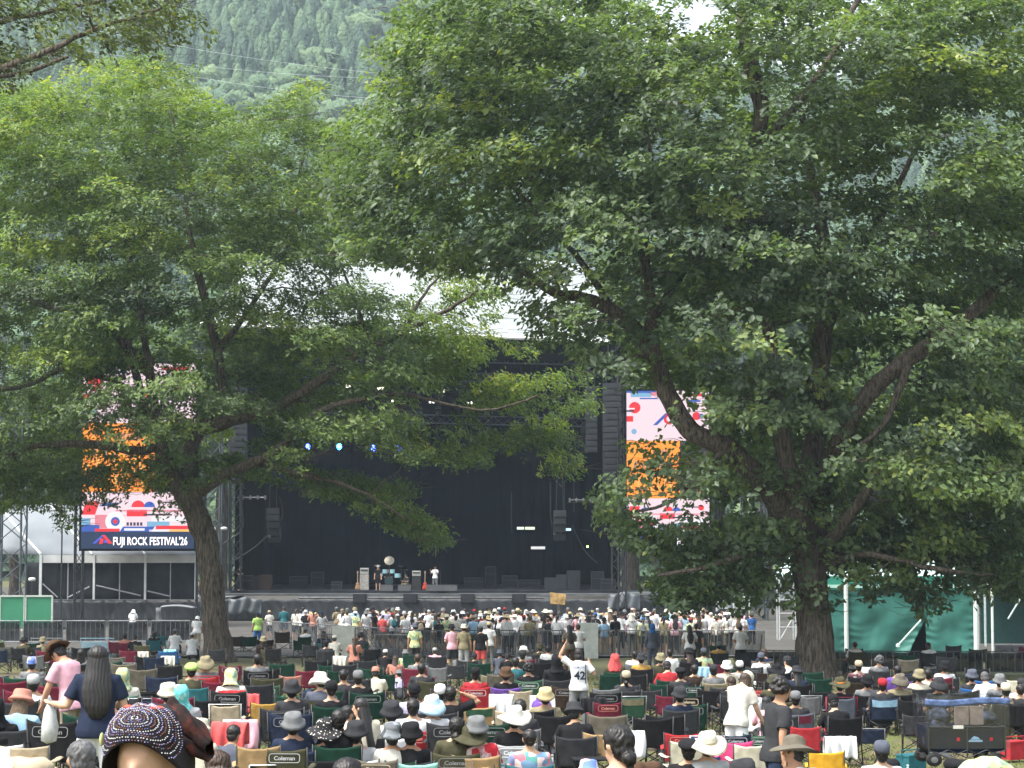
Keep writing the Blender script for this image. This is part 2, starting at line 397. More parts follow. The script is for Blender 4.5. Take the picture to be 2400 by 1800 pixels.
def build_tree(name, label, D0, limbs, polys, gaps, spacing, depth, rx, rz, nl, L, tint, leafmat, center, seed, layers=3, W=.5, twigr=.03, dshape=None, clump=9, nbr=1.0, cat='tree', extra=None, light_tint=None):
    root = empty(name, (center[0], D0, gz(D0)), label=label, cat=cat)
    off = Vector(root.location); r = np.random.default_rng(seed)
    b = MB(); nodes = []
    for li, lm in enumerate(limbs):
        pts = [(*P(px, py, D0+dd), rad) for px, py, dd, rad in lm]
        pts = smooth_path(pts, 7); pts = [(x+rad*.30*noise.noise(Vector((z*.9, li*3.3, 1)))+.05*noise.noise(Vector((z*2.5, x*2, 1))), y, z+rad*.25*noise.noise(Vector((x*1.1, li*2.1, 5)))+.05*noise.noise(Vector((x*2.7, 3, z))), rad*(1+.10*noise.noise(Vector((x*1.5, z*1.5, li))))) for x, y, z, rad in pts]; limb_tube(b, [(p[0]-off.x, p[1]-off.y, p[2]-off.z, p[3]) for p in pts], 14 if lm[0][3] > .3 else 9)
        nodes += [p for p in pts if p[3] < .55]
    N = np.array([p[:3] for p in nodes]); NR = np.array([p[3] for p in nodes])
    pads = sample_pads(polys, gaps, spacing, D0, depth, r, layers, dshape, limbs)
    if extra: pads += extra
    C = np.array([tuple(P(*p)) for p in pads])
    # boughs from the nearest limb to each pad, growing outward; a bough can start from an earlier bough
    order = np.argsort(np.linalg.norm(C-np.array([center]), axis=1)); tw = MB()
    NN = list(N); RR = list(NR)
    for i in order:
        if r.random() > nbr: continue
        c = C[i]; A = np.array(NN); dv = A-c; dist = np.sqrt(dv[:, 0]**2+dv[:, 1]**2+(dv[:, 2]*1.3)**2)+np.maximum(0, dv[:, 2])*2
        j = int(np.argmin(dist)); s0 = A[j]; ln = np.linalg.norm(c-s0); r0 = min(RR[j]*.6, .02+.014*ln)
        mid = (s0+c)/2+r.normal(size=3)*.10*ln+np.array([0, 0, -.06*ln])
        q1 = s0*.55+mid*.45+r.normal(size=3)*.05*ln; q2 = c*.5+mid*.5+r.normal(size=3)*.05*ln
        path = [s0, q1, mid, q2, c]; rad = [r0, r0*.85, r0*.7, r0*.5, r0*.35]
        tw.tube([Vector(p)-off for p in path], rad, 5, cap=False)
        for p, q in ((mid, .7), (q2, .5), (c, .35)): NN.append(p); RR.append(max(r0*q*1.4, .012))
        for k in range(4):   # twigs
            a = r.random()*6.28; e = c+np.array([math.cos(a)*rx*.8, math.sin(a)*rx*.8, (r.random()-.3)*rz])
            m2 = (c+e)/2+r.normal(size=3)*.06
            tw.tube([Vector(q2*.3+c*.7)-off, Vector(m2)-off, Vector(e)-off], [r0*.35+.006, .012, .005], 3, cap=False)
    b.build('trunk', BARK, root, smooth=True)
    tw.build('branches', BARK, root, smooth=True)
    V, Fq, t = leaves(C, rx, rz, nl, L, make_keep(polys, gaps), seed+1, tint, center=np.array(center), W=W, clump=clump)
    if light_tint is not None: q_ = proj(V); t = np.clip(t+light_tint(q_[0], q_[1]), 0, 1)
    V = V-np.array(off); print(name, len(C), 'pads', len(V)//4, 'leaves')
    me = npmesh('crown', V, Fq, 3, leafmat, t); link('crown', me, root)
    return root
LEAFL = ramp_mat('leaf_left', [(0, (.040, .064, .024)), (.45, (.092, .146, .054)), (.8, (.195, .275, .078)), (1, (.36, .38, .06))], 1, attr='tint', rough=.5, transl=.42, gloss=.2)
LEAFR = ramp_mat('leaf_right', [(0, (.054, .082, .050)), (.45, (.098, .148, .072)), (.8, (.17, .24, .095)), (1, (.29, .33, .08))], 1, attr='tint', rough=.45, transl=.40, gloss=.2)
LEAFN = ramp_mat('leaf_near', [(0, (.035, .045, .025)), (.45, (.07, .09, .035)), (.8, (.12, .16, .045)), (1, (.2, .2, .05))], 1, attr='tint', rough=.55, transl=.28)
# left tree (about 90 m away)
LP = [[(-200,260),(0,206),(140,185),(195,146),(358,119),(467,163),(445,190),(564,255),(651,239),(705,190),(770,206),(760,233),(700,290),(800,290),(860,420),(850,600),(1000,640),(1120,640),(1185,690),(1170,790),(1136,805),(1150,830),(1082,896),(1002,925),(963,961),(1008,1016),(1024,1070),(945,1092),(865,1060),(800,1040),(760,1060),(700,1075),(600,1110),(560,1135),(470,1130),(440,1150),(440,1235),(400,1220),(350,1190),(330,1120),(280,1190),(215,1180),(180,1190),(165,1245),(140,1235),(120,1190),(60,1185),(0,1200),(-200,1200)],
      [(540,1110),(640,1090),(720,1095),(800,1110),(870,1125),(975,1130),(960,1160),(985,1200),(1055,1250),(1062,1275),(1000,1285),(930,1240),(880,1222),(810,1180),(700,1155),(620,1130)],
      [(1020,1030),(1060,990),(1090,900),(1150,890),(1200,865),(1290,870),(1370,865),(1412,905),(1400,950),(1385,970),(1360,960),(1310,970),(1340,1020),(1370,1060),(1345,1130),(1320,1110),(1270,1105),(1290,1060),(1240,1060),(1190,1050),(1150,1110),(1090,1112),(1040,1090)],
      [(1160,812),(1200,795),(1255,815),(1250,850),(1225,848)]]
LGAP = [([(855,645),(960,615),(1180,640),(1180,790),(1050,800),(1000,785),(880,745)], .6),
        ([(196,965),(280,975),(330,1000),(352,1060),(352,1150),(196,1152)], .5),
        ([(196,1152),(450,1152),(440,1235),(196,1245)], .36),
        ([(325,915),(360,910),(395,985),(370,1000)], .2), ([(330,800),(395,800),(395,880),(340,880)], .5),
        ([(425,930),(480,930),(475,1110),(455,1110)], .45),
        ([(0,780),(70,780),(170,900),(100,985),(0,1000)], .5),
        ([(230,910),(300,900),(330,1000),(240,990)], .6),
        ([(690,1035),(960,1035),(930,1060),(850,1075),(800,1060),(720,1070)], .4),
        ([(830,890),(1010,890),(960,980),(840,960)], .5), ([(560,1120),(700,1130),(720,1160),(560,1200)], .0)]
LL = [[(518,1562,0,.74),(512,1525,0,.60),(507,1470,0,.53),(500,1400,0,.5),(493,1330,0,.48),(480,1260,0,.46),(458,1205,0,.46),(430,1150,0,.44)],
      [(440,1180,0,.44),(405,1120,0,.38),(380,1060,-1,.3),(368,980,-1.5,.24),(350,880,-2,.18),(330,740,-2,.12),(300,560,-1,.07),(290,420,0,.04)],
      [(462,1215,0,.42),(442,1120,.5,.36),(450,1040,1,.3),(490,980,1,.27),(520,900,1,.24),(505,800,1,.2),(470,660,1,.16),(440,520,1,.12),(435,400,1,.08),(400,260,1,.04)],
      [(480,1010,1,.27),(540,985,0,.27),(620,965,-1,.23),(700,925,-2,.20),(760,885,-2.5,.18),(840,830,-3,.15),(920,790,-3,.125),(1000,750,-3,.10),(1060,720,-3,.09),(1120,680,-3,.05)],
      [(450,1160,0,.34),(520,1115,-1,.26),(600,1080,-2,.20),(660,1045,-2.5,.17),(700,1000,-3,.14),(760,960,-3.5,.12),(850,935,-4,.095),(950,925,-4,.07),(1060,950,-4.5,.055),(1150,960,-5,.04),(1260,930,-5,.04)],
      [(620,1082,-2,.16),(700,1110,-2,.13),(790,1130,-2.5,.09),(880,1170,-3,.06),(980,1235,-3,.03)],
      [(380,1050,-1,.2),(310,1055,-2,.2),(240,1045,-3,.18),(150,1040,-3,.15),(60,1052,-3.5,.12),(-60,1100,-4,.08)],
      [(360,960,-1,.14),(280,900,0,.12),(190,870,0,.12),(150,862,0,.12),(70,900,0,.1),(-50,925,0,.07)],
      [(350,880,-2,.15),(240,760,-2,.13),(120,720,-2,.12),(0,690,-2,.1),(-100,650,-2,.07)],
      [(510,830,1,.16),(600,700,1,.12),(680,560,2,.1),(700,420,2,.07),(740,250,2,.04)],
      [(340,1000,1,.2),(300,800,3,.14),(200,600,4,.1),(130,400,4,.06)],
      [(870,810,-3,.1),(830,700,-3,.07),(790,600,-3,.05)],[(950,770,-3,.09),(1000,680,-3,.06),(1040,640,-3,.04)]]
cL = P(480, 850, 90)
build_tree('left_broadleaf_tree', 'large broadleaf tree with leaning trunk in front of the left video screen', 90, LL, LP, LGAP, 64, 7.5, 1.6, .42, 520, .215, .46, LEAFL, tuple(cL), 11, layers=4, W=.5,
           dshape=lambda x, y: .35 if x > 1000 or y > 1090 else 1, light_tint=lambda x, y: .07*(x > 1000)+.05*np.clip((500-y)/400, 0, 1))  # yellower tint on the right-hand spray and crown top paints in brighter light
bpy.data.objects['left_broadleaf_tree'].name = 'broadleaf_tree'
RP = [[(846,130),(880,105),(905,98),(915,40),(976,-60),(2560,-60),(2560,1440),(2440,1400),(2400,1400),(2330,1385),(2310,1400),(2290,1450),(2260,1400),(2210,1390),(2190,1440),(2165,1455),(2140,1395),(2080,1385),(2060,1420),(2030,1390),(1990,1370),(1955,1290),(1850,1290),(1840,1420),(1790,1450),(1740,1420),(1700,1400),(1640,1425),(1600,1462),(1560,1420),(1510,1370),(1545,1322),(1450,1295),(1440,1250),(1390,1215),(1395,1150),(1420,1120),(1470,1100),(1470,900),(1425,870),(1350,860),(1300,820),(1240,800),(1190,700),(1150,640),(1000,640),(900,620),(800,600),(760,420),(760,310),(803,282),(835,250),(868,217),(857,182),(900,163)],
      [(1545,1480),(1575,1480),(1580,1515),(1560,1530)], [(1870,1250),(1960,1290),(1950,1420),(1880,1500),(1850,1400)]]
RGAP = [([(1150,640),(1300,600),(1420,640),(1450,700),(1480,800),(1380,790),(1200,790)], .52),
        ([(1469,918),(1664,918),(1664,1035),(1469,1035)], .12), ([(1469,1035),(1664,1035),(1664,1172),(1469,1172)], .36),
        ([(1469,1172),(1664,1172),(1664,1205),(1469,1205)], .12), ([(1469,1205),(1664,1205),(1664,1300),(1469,1300)], .72),
        ([(1610,0),(1690,0),(1690,40),(1640,75),(1600,70)], 0), ([(1780,120),(1880,140),(1900,200),(1860,260),(1790,240)], .45),
        ([(1940,90),(2040,100),(1980,140)], .4), ([(2080,380),(2180,330),(2380,200),(2400,300),(2300,350),(2150,400)], .5),
        ([(1890,400),(2150,390),(2140,460),(1900,480)], .5), ([(1640,720),(1760,740),(1770,960),(1690,960),(1640,850)], .38),
        ([(2000,800),(2220,800),(2150,980),(1990,990)], .35), ([(2240,780),(2400,760),(2400,880),(2280,860)], .5),
        ([(1665,1020),(1780,1090),(1740,1200),(1665,1180)], .5), ([(1790,1040),(1860,1040),(1850,1100),(1790,1100)], .4),
        ([(1960,1290),(2200,1310),(2200,1370),(1990,1360)], .55), ([(1700,1360),(1850,1370),(1850,1470),(1700,1460)], .5),
        ([(1430,640),(1560,600),(1600,700),(1500,760)], .5), ([(980,400),(1060,380),(1060,460),(1000,460)], .5), ([(1240,550),(1460,560),(1440,620),(1240,610)], .55),
        ([(1480,330),(1560,320),(1550,400),(1490,400)], .5), ([(2180,1300),(2420,1290),(2420,1350),(2250,1400)], .6)]
RL = [[(1945,1640,0,.90),(1922,1590,0,.74),(1915,1540,0,.66),(1908,1450,0,.60),(1900,1350,0,.56),(1893,1260,0,.56)],
      [(1893,1300,0,.55),(1850,1230,-.5,.42),(1800,1150,-1,.38),(1740,1080,-1.5,.36),(1680,1040,-2,.34),(1610,1000,-2,.32),(1570,940,-2,.31),(1540,860,-2,.29),(1500,790,-2,.26),(1440,730,-2,.22),(1370,700,-2,.19),(1290,680,-2.5,.15),(1200,620,-3,.1),(1110,590,-3,.06)],
      [(1895,1320,0,.55),(1905,1240,0,.5),(1905,1150,.5,.44),(1905,1060,.5,.38),(1920,960,1,.34),(1925,850,1,.3),(1935,740,1,.28),(1935,620,1,.24),(1920,500,1,.2),(1900,400,1,.15),(1880,260,0,.1)],
      [(1895,1260,-.3,.42),(1870,1180,-1,.34),(1840,1060,-1.5,.3),(1820,950,-1.5,.27),(1815,850,-1.5,.25),(1790,740,-1.5,.24),(1740,640,-1,.22),(1700,560,-1,.2),(1740,420,-1,.2),(1785,280,-1,.24),(1765,180,-1,.26),(1745,80,-1,.22),(1740,-80,-1,.18)],
      [(1910,1170,0,.4),(1950,1080,-1,.32),(1985,1010,-2,.3),(2050,910,-2.5,.27),(2130,840,-3,.26),(2200,790,-3,.24),(2280,730,-3,.2),(2360,650,-3,.14),(2450,560,-3,.09)],
      [(1925,1300,0,.3),(1960,1250,-1.5,.22),(2020,1170,-2,.17),(2070,1110,-2.5,.14),(2130,1060,-3,.12),(2230,1010,-3,.1),(2380,980,-3,.06)],
      [(1540,870,-2,.2),(1530,760,-2.5,.17),(1520,660,-3,.15),(1510,560,-3,.12),(1530,400,-3,.08),(1500,250,-3,.05)],
      [(1500,800,-2,.18),(1560,700,-2,.14),(1620,600,-1,.1),(1640,440,0,.08)],
      [(1920,820,1,.2),(1990,640,2,.16),(2080,480,3,.12),(2160,330,3,.08),(2250,180,3,.05)],
      [(1800,320,-1,.14),(1880,230,-1,.14),(1950,130,-1,.12),(1990,40,-1,.1),(2050,-60,-1,.08)],
      [(1430,720,-2,.15),(1380,640,-1,.11),(1300,540,0,.09),(1200,440,0,.06),(1050,330,0,.04)],
      [(2130,840,-3,.14),(2080,980,-3.5,.1),(2010,1050,-4,.06)],[(1700,1050,-2,.14),(1640,1130,-3,.09),(1560,1180,-3,.06),(1480,1200,-3,.04)],
      [(1880,1290,0,.16),(1760,1300,-2,.11),(1650,1330,-3,.08),(1540,1350,-3,.05)],[(1920,1330,0,.16),(2040,1300,-2,.11),(2180,1330,-3,.08),(2330,1350,-3,.05)]]
cR = P(1800, 700, 72)
build_tree('broadleaf_tree', 'huge broadleaf tree with thick furrowed trunk before the green tent', 72, RL, RP, RGAP, 80, 7.5, 1.55, .42, 390, .26, .46, LEAFR, tuple(cR), 23, layers=4, W=.62,
           dshape=lambda x, y: .4 if y > 1150 else 1, clump=8)
NP_ = [[(-300,-60),(420,-60),(440,10),(470,50),(498,92),(470,118),(400,110),(350,140),(300,112),(235,160),(130,150),(60,190),(0,215),(-300,300)]]
build_tree('broadleaf_tree', 'nearer broadleaf bough with grey twigs hanging into the top left corner', 58,
           [[(-900,1790,3,.5),(-880,1300,3,.42),(-850,800,2,.35),(-780,500,2,.3),(-600,330,1,.22),(-350,240,0,.16),(-100,190,-1,.12),(60,140,-2,.09),(220,70,-2,.06),(380,20,-2,.03)],
            [(-350,240,0,.12),(-120,90,1,.09),(100,30,1,.06),(250,0,1,.04)], [(-100,190,-1,.09),(60,170,-1,.07),(160,130,-1,.04)]],
           NP_, [([(80,150),(150,130),(150,200),(80,200)], .2)], 85, 3.5, 1.15, .45, 230, .19, .5, LEAFN, tuple(P(-200, 200, 58)), 31, layers=3, W=.6)
# trees standing beyond the stage
def far_tree_meshes():
    out = []
    for s in range(3):
        r = np.random.default_rng(90+s); n = 34
        C = []
        for i in range(n):
            a = r.random()*6.28; ph = math.acos(1-1.45*r.random()); q = .72+.28*r.random()
            C.append((4.6*q*math.sin(ph)*math.cos(a), 4.6*q*math.sin(ph)*math.sin(a), 8+5.2*math.cos(ph)*q))
        C = np.array(C)
        V, Fq, t = leaves(C, 1.9, .95, 210, .5, lambda px, py, r_: np.ones(px.shape, bool), 50+s, .5, center=np.array((0, 0, 7.0)), W=.7, clump=7)
        me = npmesh('crown', V, Fq, 3, LEAFF, t)
        b = MB(); pts = [(0,0,-.3,.42),(.1,0,1.5,.32),(-.1,.1,4,.28),(.2,0,7,.2),(0,0,10,.1)]
        limb_tube(b, smooth_path(pts, 3), 9)
        for c in C[::3]: b.tube([Vector((0,.05,3+.35*c[2])), Vector(c)*.5+Vector((0,0,3)), Vector(c)], [.13,.08,.03], 5)
        out.append((me, b.mesh('trunk', BARK, True)))
    return out
LEAFF = ramp_mat('leaf_far', [(0, (.035, .062, .030)), (.5, (.075, .120, .045)), (1, (.14, .19, .06))], 1, attr='tint', rough=.6, transl=.35)
FT = far_tree_meshes()
ftl = [(-60,1000,178,1.5),(40,860,190,1.6),(150,900,205,1.5),(330,760,215,1.7),(520,700,230,1.7),(700,640,235,1.7),(1000,560,240,1.6),(1250,540,235,1.7),(1480,560,205,1.75),
       (1570,700,178,1.3),(1690,760,185,1.5),(1790,560,220,1.9),(1850,800,182,1.45),(1960,640,225,1.8),(2060,840,180,1.5),(2160,700,215,1.8),(2260,780,190,1.6),(2370,640,222,1.9),(2440,900,176,1.4)]
for i, (px, pt, D, s) in enumerate(ftl):
    top = P(px, pt, D).z; s = (top-gz(D))/13.6
    me, tm = FT[i % 3]
    e = empty('background_tree', (GX(px, D), D, gz(D)), rz=i*1.3, label='leafy tree beyond the stage seen through the canopy', cat='tree', group='leafy trees growing behind the stage'); LAB.append((e, 'leafy tree beyond the stage', px, False))
    e.scale = (s*.95, s*.95, s); link('trunk', tm, e); link('crown', me, e)
# ---------------------------------------------------------------- stage and its surroundings
BLK = mat((.006, .008, .013), .95, .2, 1.5, spec=.03); NAVY = mat((.005, .009, .021), 1, .25, .6, spec=0)
STEEL = mat((.20, .21, .22), .45, .15, 3, metal=.6); DSTEEL = mat((.035, .038, .042), .5, .2, 3, metal=.3)
WHITEM = mat((.72, .74, .73), .6, .06, .7); CANVAS = mat((.22, .24, .26), .7, .07, .4); WPOLE = mat((.62, .64, .64), .4, .08, 2)
def truss(b, p, q, w=.35, seg=.5, r=.03, up=None):
    p, q = Vector(p), Vector(q); d = (q-p); L = d.length; d.normalize()
    u = d.cross(Vector((0, 1, 0))); u = u.normalized() if u.length > .1 else Vector((1, 0, 0)); v = d.cross(u).normalized()
    cs = [(-1, -1), (1, -1), (1, 1), (-1, 1)]; n = max(2, int(L/seg))
    for a, c in cs: b.tube([p+u*a*w/2+v*c*w/2, q+u*a*w/2+v*c*w/2], r, 4)
    for i in range(n):
        s, e = p+d*L*i/n, p+d*L*(i+1)/n
        for k in range(4):
            a, c = cs[k], cs[(k+1) % 4]
            if i % 2: a, c = c, a
            b.tube([s+u*a[0]*w/2+v*a[1]*w/2, e+u*c[0]*w/2+v*c[1]*w/2], r*.6, 3, cap=False)
def pleat(b, x0, x1, y, z0, z1, amp=.08, per=.6, sw=0, n=None):
    n = n or int(abs(x1-x0)/per*6)
    def f(u, v):
        x = x0+(x1-x0)*u; z = z0+(z1-z0)*v
        a = amp*math.sin(x*6.283/per)*(.5+.5*noise.noise(Vector((x*.7, v, 2)))) + sw*noise.noise(Vector((x*1.1+v, z*1.3, 8)))
        return Vector((x, y+a, z))
    b.grid(f, n, 8)
def V_(x, y, z): return Vector((x, y, z))
def X(px, D): return P(px, 1249, D).x
def Z(py, D): return P(1200, py, D).z
DS = 150; zf = Z(1384, DS); gS = gz(DS)
stage = empty('concert_stage', (0, DS, gS), label='large open festival stage with black drapes and pale membrane roof', cat='stage')
o = Vector((0, DS, gS))
def part(name, b, m, parent=None, smooth=False, off=None, **kw):
    of = o if off is None else off; b.v = [tuple(Vector(v)-of) for v in b.v]
    return b.build(name, m, parent or stage, smooth, **kw)
xl, xr = X(548, DS), X(1452, DS)
b = MB(); b.box(((xl+xr)/2, DS+9, zf-.15), (xr-xl+.4, 18, .3)); part('stage_floor', b, mat((.03, .033, .04), .6, .25, .8, spec=.1))
b = MB(); pleat(b, xl-.3, xr+.3, DS+17.5, zf, Z(700, DS+17), .22, 1.35, .1); c_ = part('backdrop', b, NAVY, smooth=True); shell(c_)
for sx in (xl, xr):
    b = MB(); fn = lambda u, v, sx=sx: Vector((sx+.08*math.sin(u*40), DS+.6+17*u, zf+(Z(795, DS)-zf)*v)); b.grid(fn, 50, 2); c_ = part('side_drape', b, BLK, smooth=True); shell(c_)
b = MB()
for k in range(34): x = xl+.5+k*(xr-xl-1)/33; b.tube([V_(x, DS+17.1, zf+.05), V_(x, DS+17.1, Z(700, DS+17))], .035, 4)
part('backdrop_seams', b, mat((.010, .016, .033), 1, .1, 1, spec=0), c_ if False else None)
# valance above the opening
b = MB(); b.quad(P(540, 792, DS+.5), P(1460, 812, DS+.5), P(1460, 850, DS+.5), P(540, 835, DS+.5)); c_ = part('valance', b, BLK); shell(c_, .05)
# roof membrane
b = MB()
el, er = P(470, 758, DS-2), P(1432, 800, DS-2)
def roof(u, v):
    x = el.x+(er.x-el.x)*u; e_ = el*(1-u)+er*u; top = P(560+u*840, 618-34*math.sin(u*3.14)+u*8, DS+11)
    p = e_*(1-v)+top*v; p.z += -.9*math.sin(v*3.14)+.10*math.sin(u*3.14*9)*math.sin(v*3.14); return p
b.grid(roof, 90, 14); c_ = part('roof', b, mat((.26, .285, .29), .7, .06, .5), smooth=True); shell(c_, .06)
b = MB()
def roofb(u, v): a = roof(u, 1); return Vector((a.x, a.y+v*10, a.z-v*5))
b.grid(roofb, 40, 4); c_ = part('rear_roof', b, mat((.26, .285, .29), .7, .06, .5), smooth=True); shell(c_, .06)
b = MB(); b.tube([el+Vector((0, -.1, -.05)), er+Vector((0, -.1, -.05))], .14, 6)
for u in (.1, .3, .5, .7, .9): b.tube([roof(u, k/8)+Vector((0, -.05, .05)) for k in range(9)], .05, 4)
part('roof_edge', b, WHITEM)
for px in (552, 1448):
    for dd in (.3, 12): b = MB(); truss(b, P(px, 1384, DS+dd), P(px, 800, DS+dd), .8, .9, .06); part('roof_tower', b, DSTEEL)
# flown lighting trusses
for (x0, x1, y, D) in ((620, 1380, 885, 156), (620, 1380, 985, 159), (560, 1420, 840, 153)):
    b = MB(); truss(b, P(x0, y-12, D), P(x1, y+6, D), .6, .7, .035); part('lighting_truss', b, mat((.20, .22, .26), .5, .1, 2, metal=.4))
def lamp(px, py, D, col, em, s=.34, kind='floodlight', w=1.5, lab=None):
    c = P(px, py, D); e = empty(kind, c, label=lab, cat='stage light', group=kind+'s on the stage rig'); LAB.append((e, lab, px, False))
    b = MB(); b.box((0, .22, 0), (s*w+.1, .36, s+.08)); b.tube([(0, .2, s*.5), (0, .2, s*1.6)], .03, 4); b.build('housing', BLK, e)
    b = MB()
    if w < 2: b.lathe([(.01, 0), (s*.5, 0), (s*.5, .03), (.01, .05)], (0, 0, 0), 10, 1, w, Matrix.Rotation(R(90), 3, 'X'))
    else: b.box((0, 0, 0), (s*w*.9, .03, s*.75))
    b.build('lens', mat(col, emit=em), e)
for i, px in enumerate((722, 795, 875, 936)): lamp(px, 1047+(i > 1)*3, 156, (.03, .06, 1) if i != 1 else (.02, .30, 1), 26 if i in (1, 2) else 16, .34, 'blue_spotlight', 1.3, lab='small blue spotlight glowing under the rig')
for px, py in ((820, 905), (892, 911), (1033, 916), (1120, 918)): lamp(px, py, 156, (1, .93, .74), 1.1, .30, 'floodlight', 2.1, lab='oblong warm white floodlight hanging on the front truss')
for px, py in ((1008, 942), (1016, 942), (1097, 944), (1105, 944), (920, 940)): lamp(px, py, 158, (1, .97, .88), 1.6, .16, 'spot_lamp', 1.2, lab='tiny round white lamp under the front truss')
for px, py, c, e_, w_ in ((1220, 1238, (.8, 1, .75), .6, 2.4), (1242, 1238, (.8, 1, .6), .7, 3.2), (1330, 1241, (.6, .85, 1), .6, 2.4), (1261, 1284, (1, 1, 1), .36, 4.4)):
    lamp(px, py, 157, c, e_, .24 if w_ < 4 else .26, 'work_light', w_, lab='bright strip work light at the right side of the stage')
lamp(1377, 1281, 152, (.35, 1, .12), 6, .14, 'indicator_lamp', 1, lab='tiny green indicator lamp at the right stage wing')
# moving heads hanging in rows
for row, (y, D, n) in enumerate(((925, 156, 14), (965, 157, 13), (1000, 159, 14))):
    for k in range(n):
        px = 640+k*56+random.uniform(-6, 6); c = P(px, y+k*.5, D); e = empty('moving_head', c, label='x', cat='stage light', group='dark moving heads on the rig'); LAB.append((e, 'dark moving head fixture in the %s lighting row' % ['upper', 'middle', 'lower'][row], px, False))
        b = MB(); b.box((0, 0, .42), (.34, .3, .16)); b.lathe([(.1, -.3), (.2, -.25), (.17, .1), (.05, .2)], (0, 0, 0), 8); b.box((-.2, 0, .15), (.04, .1, .5)); b.box((.2, 0, .15), (.04, .1, .5)); b.build('fixture', DSTEEL, e)
# main speaker columns
def line_array(px, y0, y1, D, w, lab, bend=.2, name='line_array'):
    t = P(px, y0, D); bt = P(px, y1, D); n = max(4, int((t.z-bt.z)/.42)); e = empty(name, t, label=lab, cat='loudspeaker', group=None)
    for k in range(n):
        b = MB(); z = -(k+.5)*(t.z-bt.z)/n; ang = bend*(k/n)**2
        M = Matrix.Rotation(ang, 3, 'X'); b.box((0, bend*(k/n)**2*2.0, z), (w, .8, (t.z-bt.z)/n*.9), M); b.box((0, bend*(k/n)**2*2.0-.41, z), (w*.55, .03, (t.z-bt.z)/n*.6), M)
        b.build('cabinet', mat((.03, .033, .038), .7, .1, 2), e)
    b = MB()
    for s in (-.3, .3): b.tube([(s*w, 0, 0), (s*w*.6, 0, 3)], .03, 4)
    b.build('rigging', DSTEEL, e)
line_array(1434, 898, 1130, 147, 1.25, 'tall black speaker column hanging at the right stage edge')
line_array(1386, 905, 1060, 149, .8, 'slimmer grey-edged speaker column left of the big right column', .1)
line_array(1312, 1195, 1262, 149, .85, 'small curved speaker cluster hanging low on the right side of the stage', .9)
line_array(640, 1190, 1266, 149, .85, 'small curved speaker cluster hanging low on the left side of the stage', .9)
line_array(560, 905, 1120, 147, 1.2, 'tall black speaker column hanging at the left stage edge')
# low rig bars with cables
for (x0, x1, y) in ((552, 622, 1166), (1335, 1400, 1172)):
    e = empty('rig_bar', P(x0, y, 151), label='thin bar with clamps slung beside the '+('left' if x0 < 900 else 'right')+' low speaker cluster', cat='rig bar')
    b = MB(); d = P(x1, y, 151)-P(x0, y, 151); b.tube([(0, 0, 0), d], .05, 5)
    for k in range(5): b.box(d*(k/4)+Vector((0, -.1, 0)), (.12, .14, .3))
    b.build('bar', STEEL, e)
for i, (pts, r_) in enumerate([([(655, 1165), (660, 1215), (600, 1280), (540, 1318)], .04), ([(560, 1165), (570, 1235), (530, 1270), (505, 1290)], .06), ([(1290, 1130), (1290, 1200), (1294, 1230)], .04), ([(1323, 1125), (1323, 1200)], .03), ([(1345, 1130), (1345, 1200)], .03), ([(1199, 1155), (1199, 1210), (1200, 1250)], .03), ([(1340, 1230), (1370, 1290), (1400, 1320)], .04)]):
    b = MB(); pp = [P(x, y, 150.5) for x, y in pts]; base = pp[0]
    b.tube([Vector(q)-base for q in smooth_path([tuple(p) for p in pp], 4)], r_, 5); b.build('stage_cable', DSTEEL, loc=base, label='dark hanging cable at the %s of the stage' % ['left wing', 'far left tower', 'right rear rig, first', 'right rear rig, second', 'right rear rig, third', 'middle backdrop', 'right wing, slanting'][i], cat='cable')
# stage front: edge, skirt
b = MB(); b.box(((xl+xr)/2, DS-.9, zf-.25), (xr-xl+1, 1.8, .14)); part('stage_edge', b, mat((.11, .115, .12), .5, .2, .8))
b = MB()
def skirt(x0, x1, y, z0, z1, per=1.5):
    def f(u, v):
        x = x0+(x1-x0)*u; ph = (x/per) % 1; sag = .22*abs(math.sin(math.pi*x/per))*v
        fold = .10*math.sin(x*7+v*2)*(1-v)+.14*math.sin(math.pi*x/per*2+3*v)*v
        return Vector((x, y-abs(fold), z0+(z1-z0)*v-sag*.4))
    b.grid(f, int((x1-x0)*9), 8)
skirt(X(505, DS-1.9), X(1530, DS-1.9), DS-1.9, gS, zf-.5); c_ = part('front_skirt', b, mat((.028, .032, .038), .6, .25, .6, spec=.5), smooth=True); shell(c_)
# lower grey tarp at left and right of skirt
for x0, x1, y0, y1 in ((535, 612, 1402, 1438), (1425, 1500, 1390, 1428)):
    b = MB(); b.m = 0
    b.grid(lambda u, v: P(x0+(x1-x0)*u, y0+(y1-y0)*v+3*math.sin(u*9), DS-2.3)+Vector((0, .12*math.sin(u*20+v*3), 0)), 24, 5); c_ = part('grey_tarp', b, mat((.14, .155, .17), .5, .2, .8), smooth=True); shell(c_)
# platform wings beside the stage
for x0, x1, yt, nm in ((40, 548, 1403, 'left'), (1455, 1700, 1392, 'right')):
    D = 149.2; e = empty('side_platform', P((x0+x1)/2, 1446, D), label='low black skirted platform at the %s of the stage' % nm, cat='platform'); off = Vector(e.location)
    b = MB(); z = Z(yt, D); b.box((X((x0+x1)/2, D)-off.x, 3, z-off.z), (X(x1, D)-X(x0, D), 6.2, .16)); b.build('deck', mat((.20, .21, .22), .6, .2, .6), e)
    b = MB(); skirt(X(x0, D), X(x1, D), D, gS, z-.1); b.v = [tuple(Vector(v)-off) for v in b.v]; c_ = b.build('skirt', mat((.03, .034, .04), .6, .25, .6, spec=.5), e, True); shell(c_)
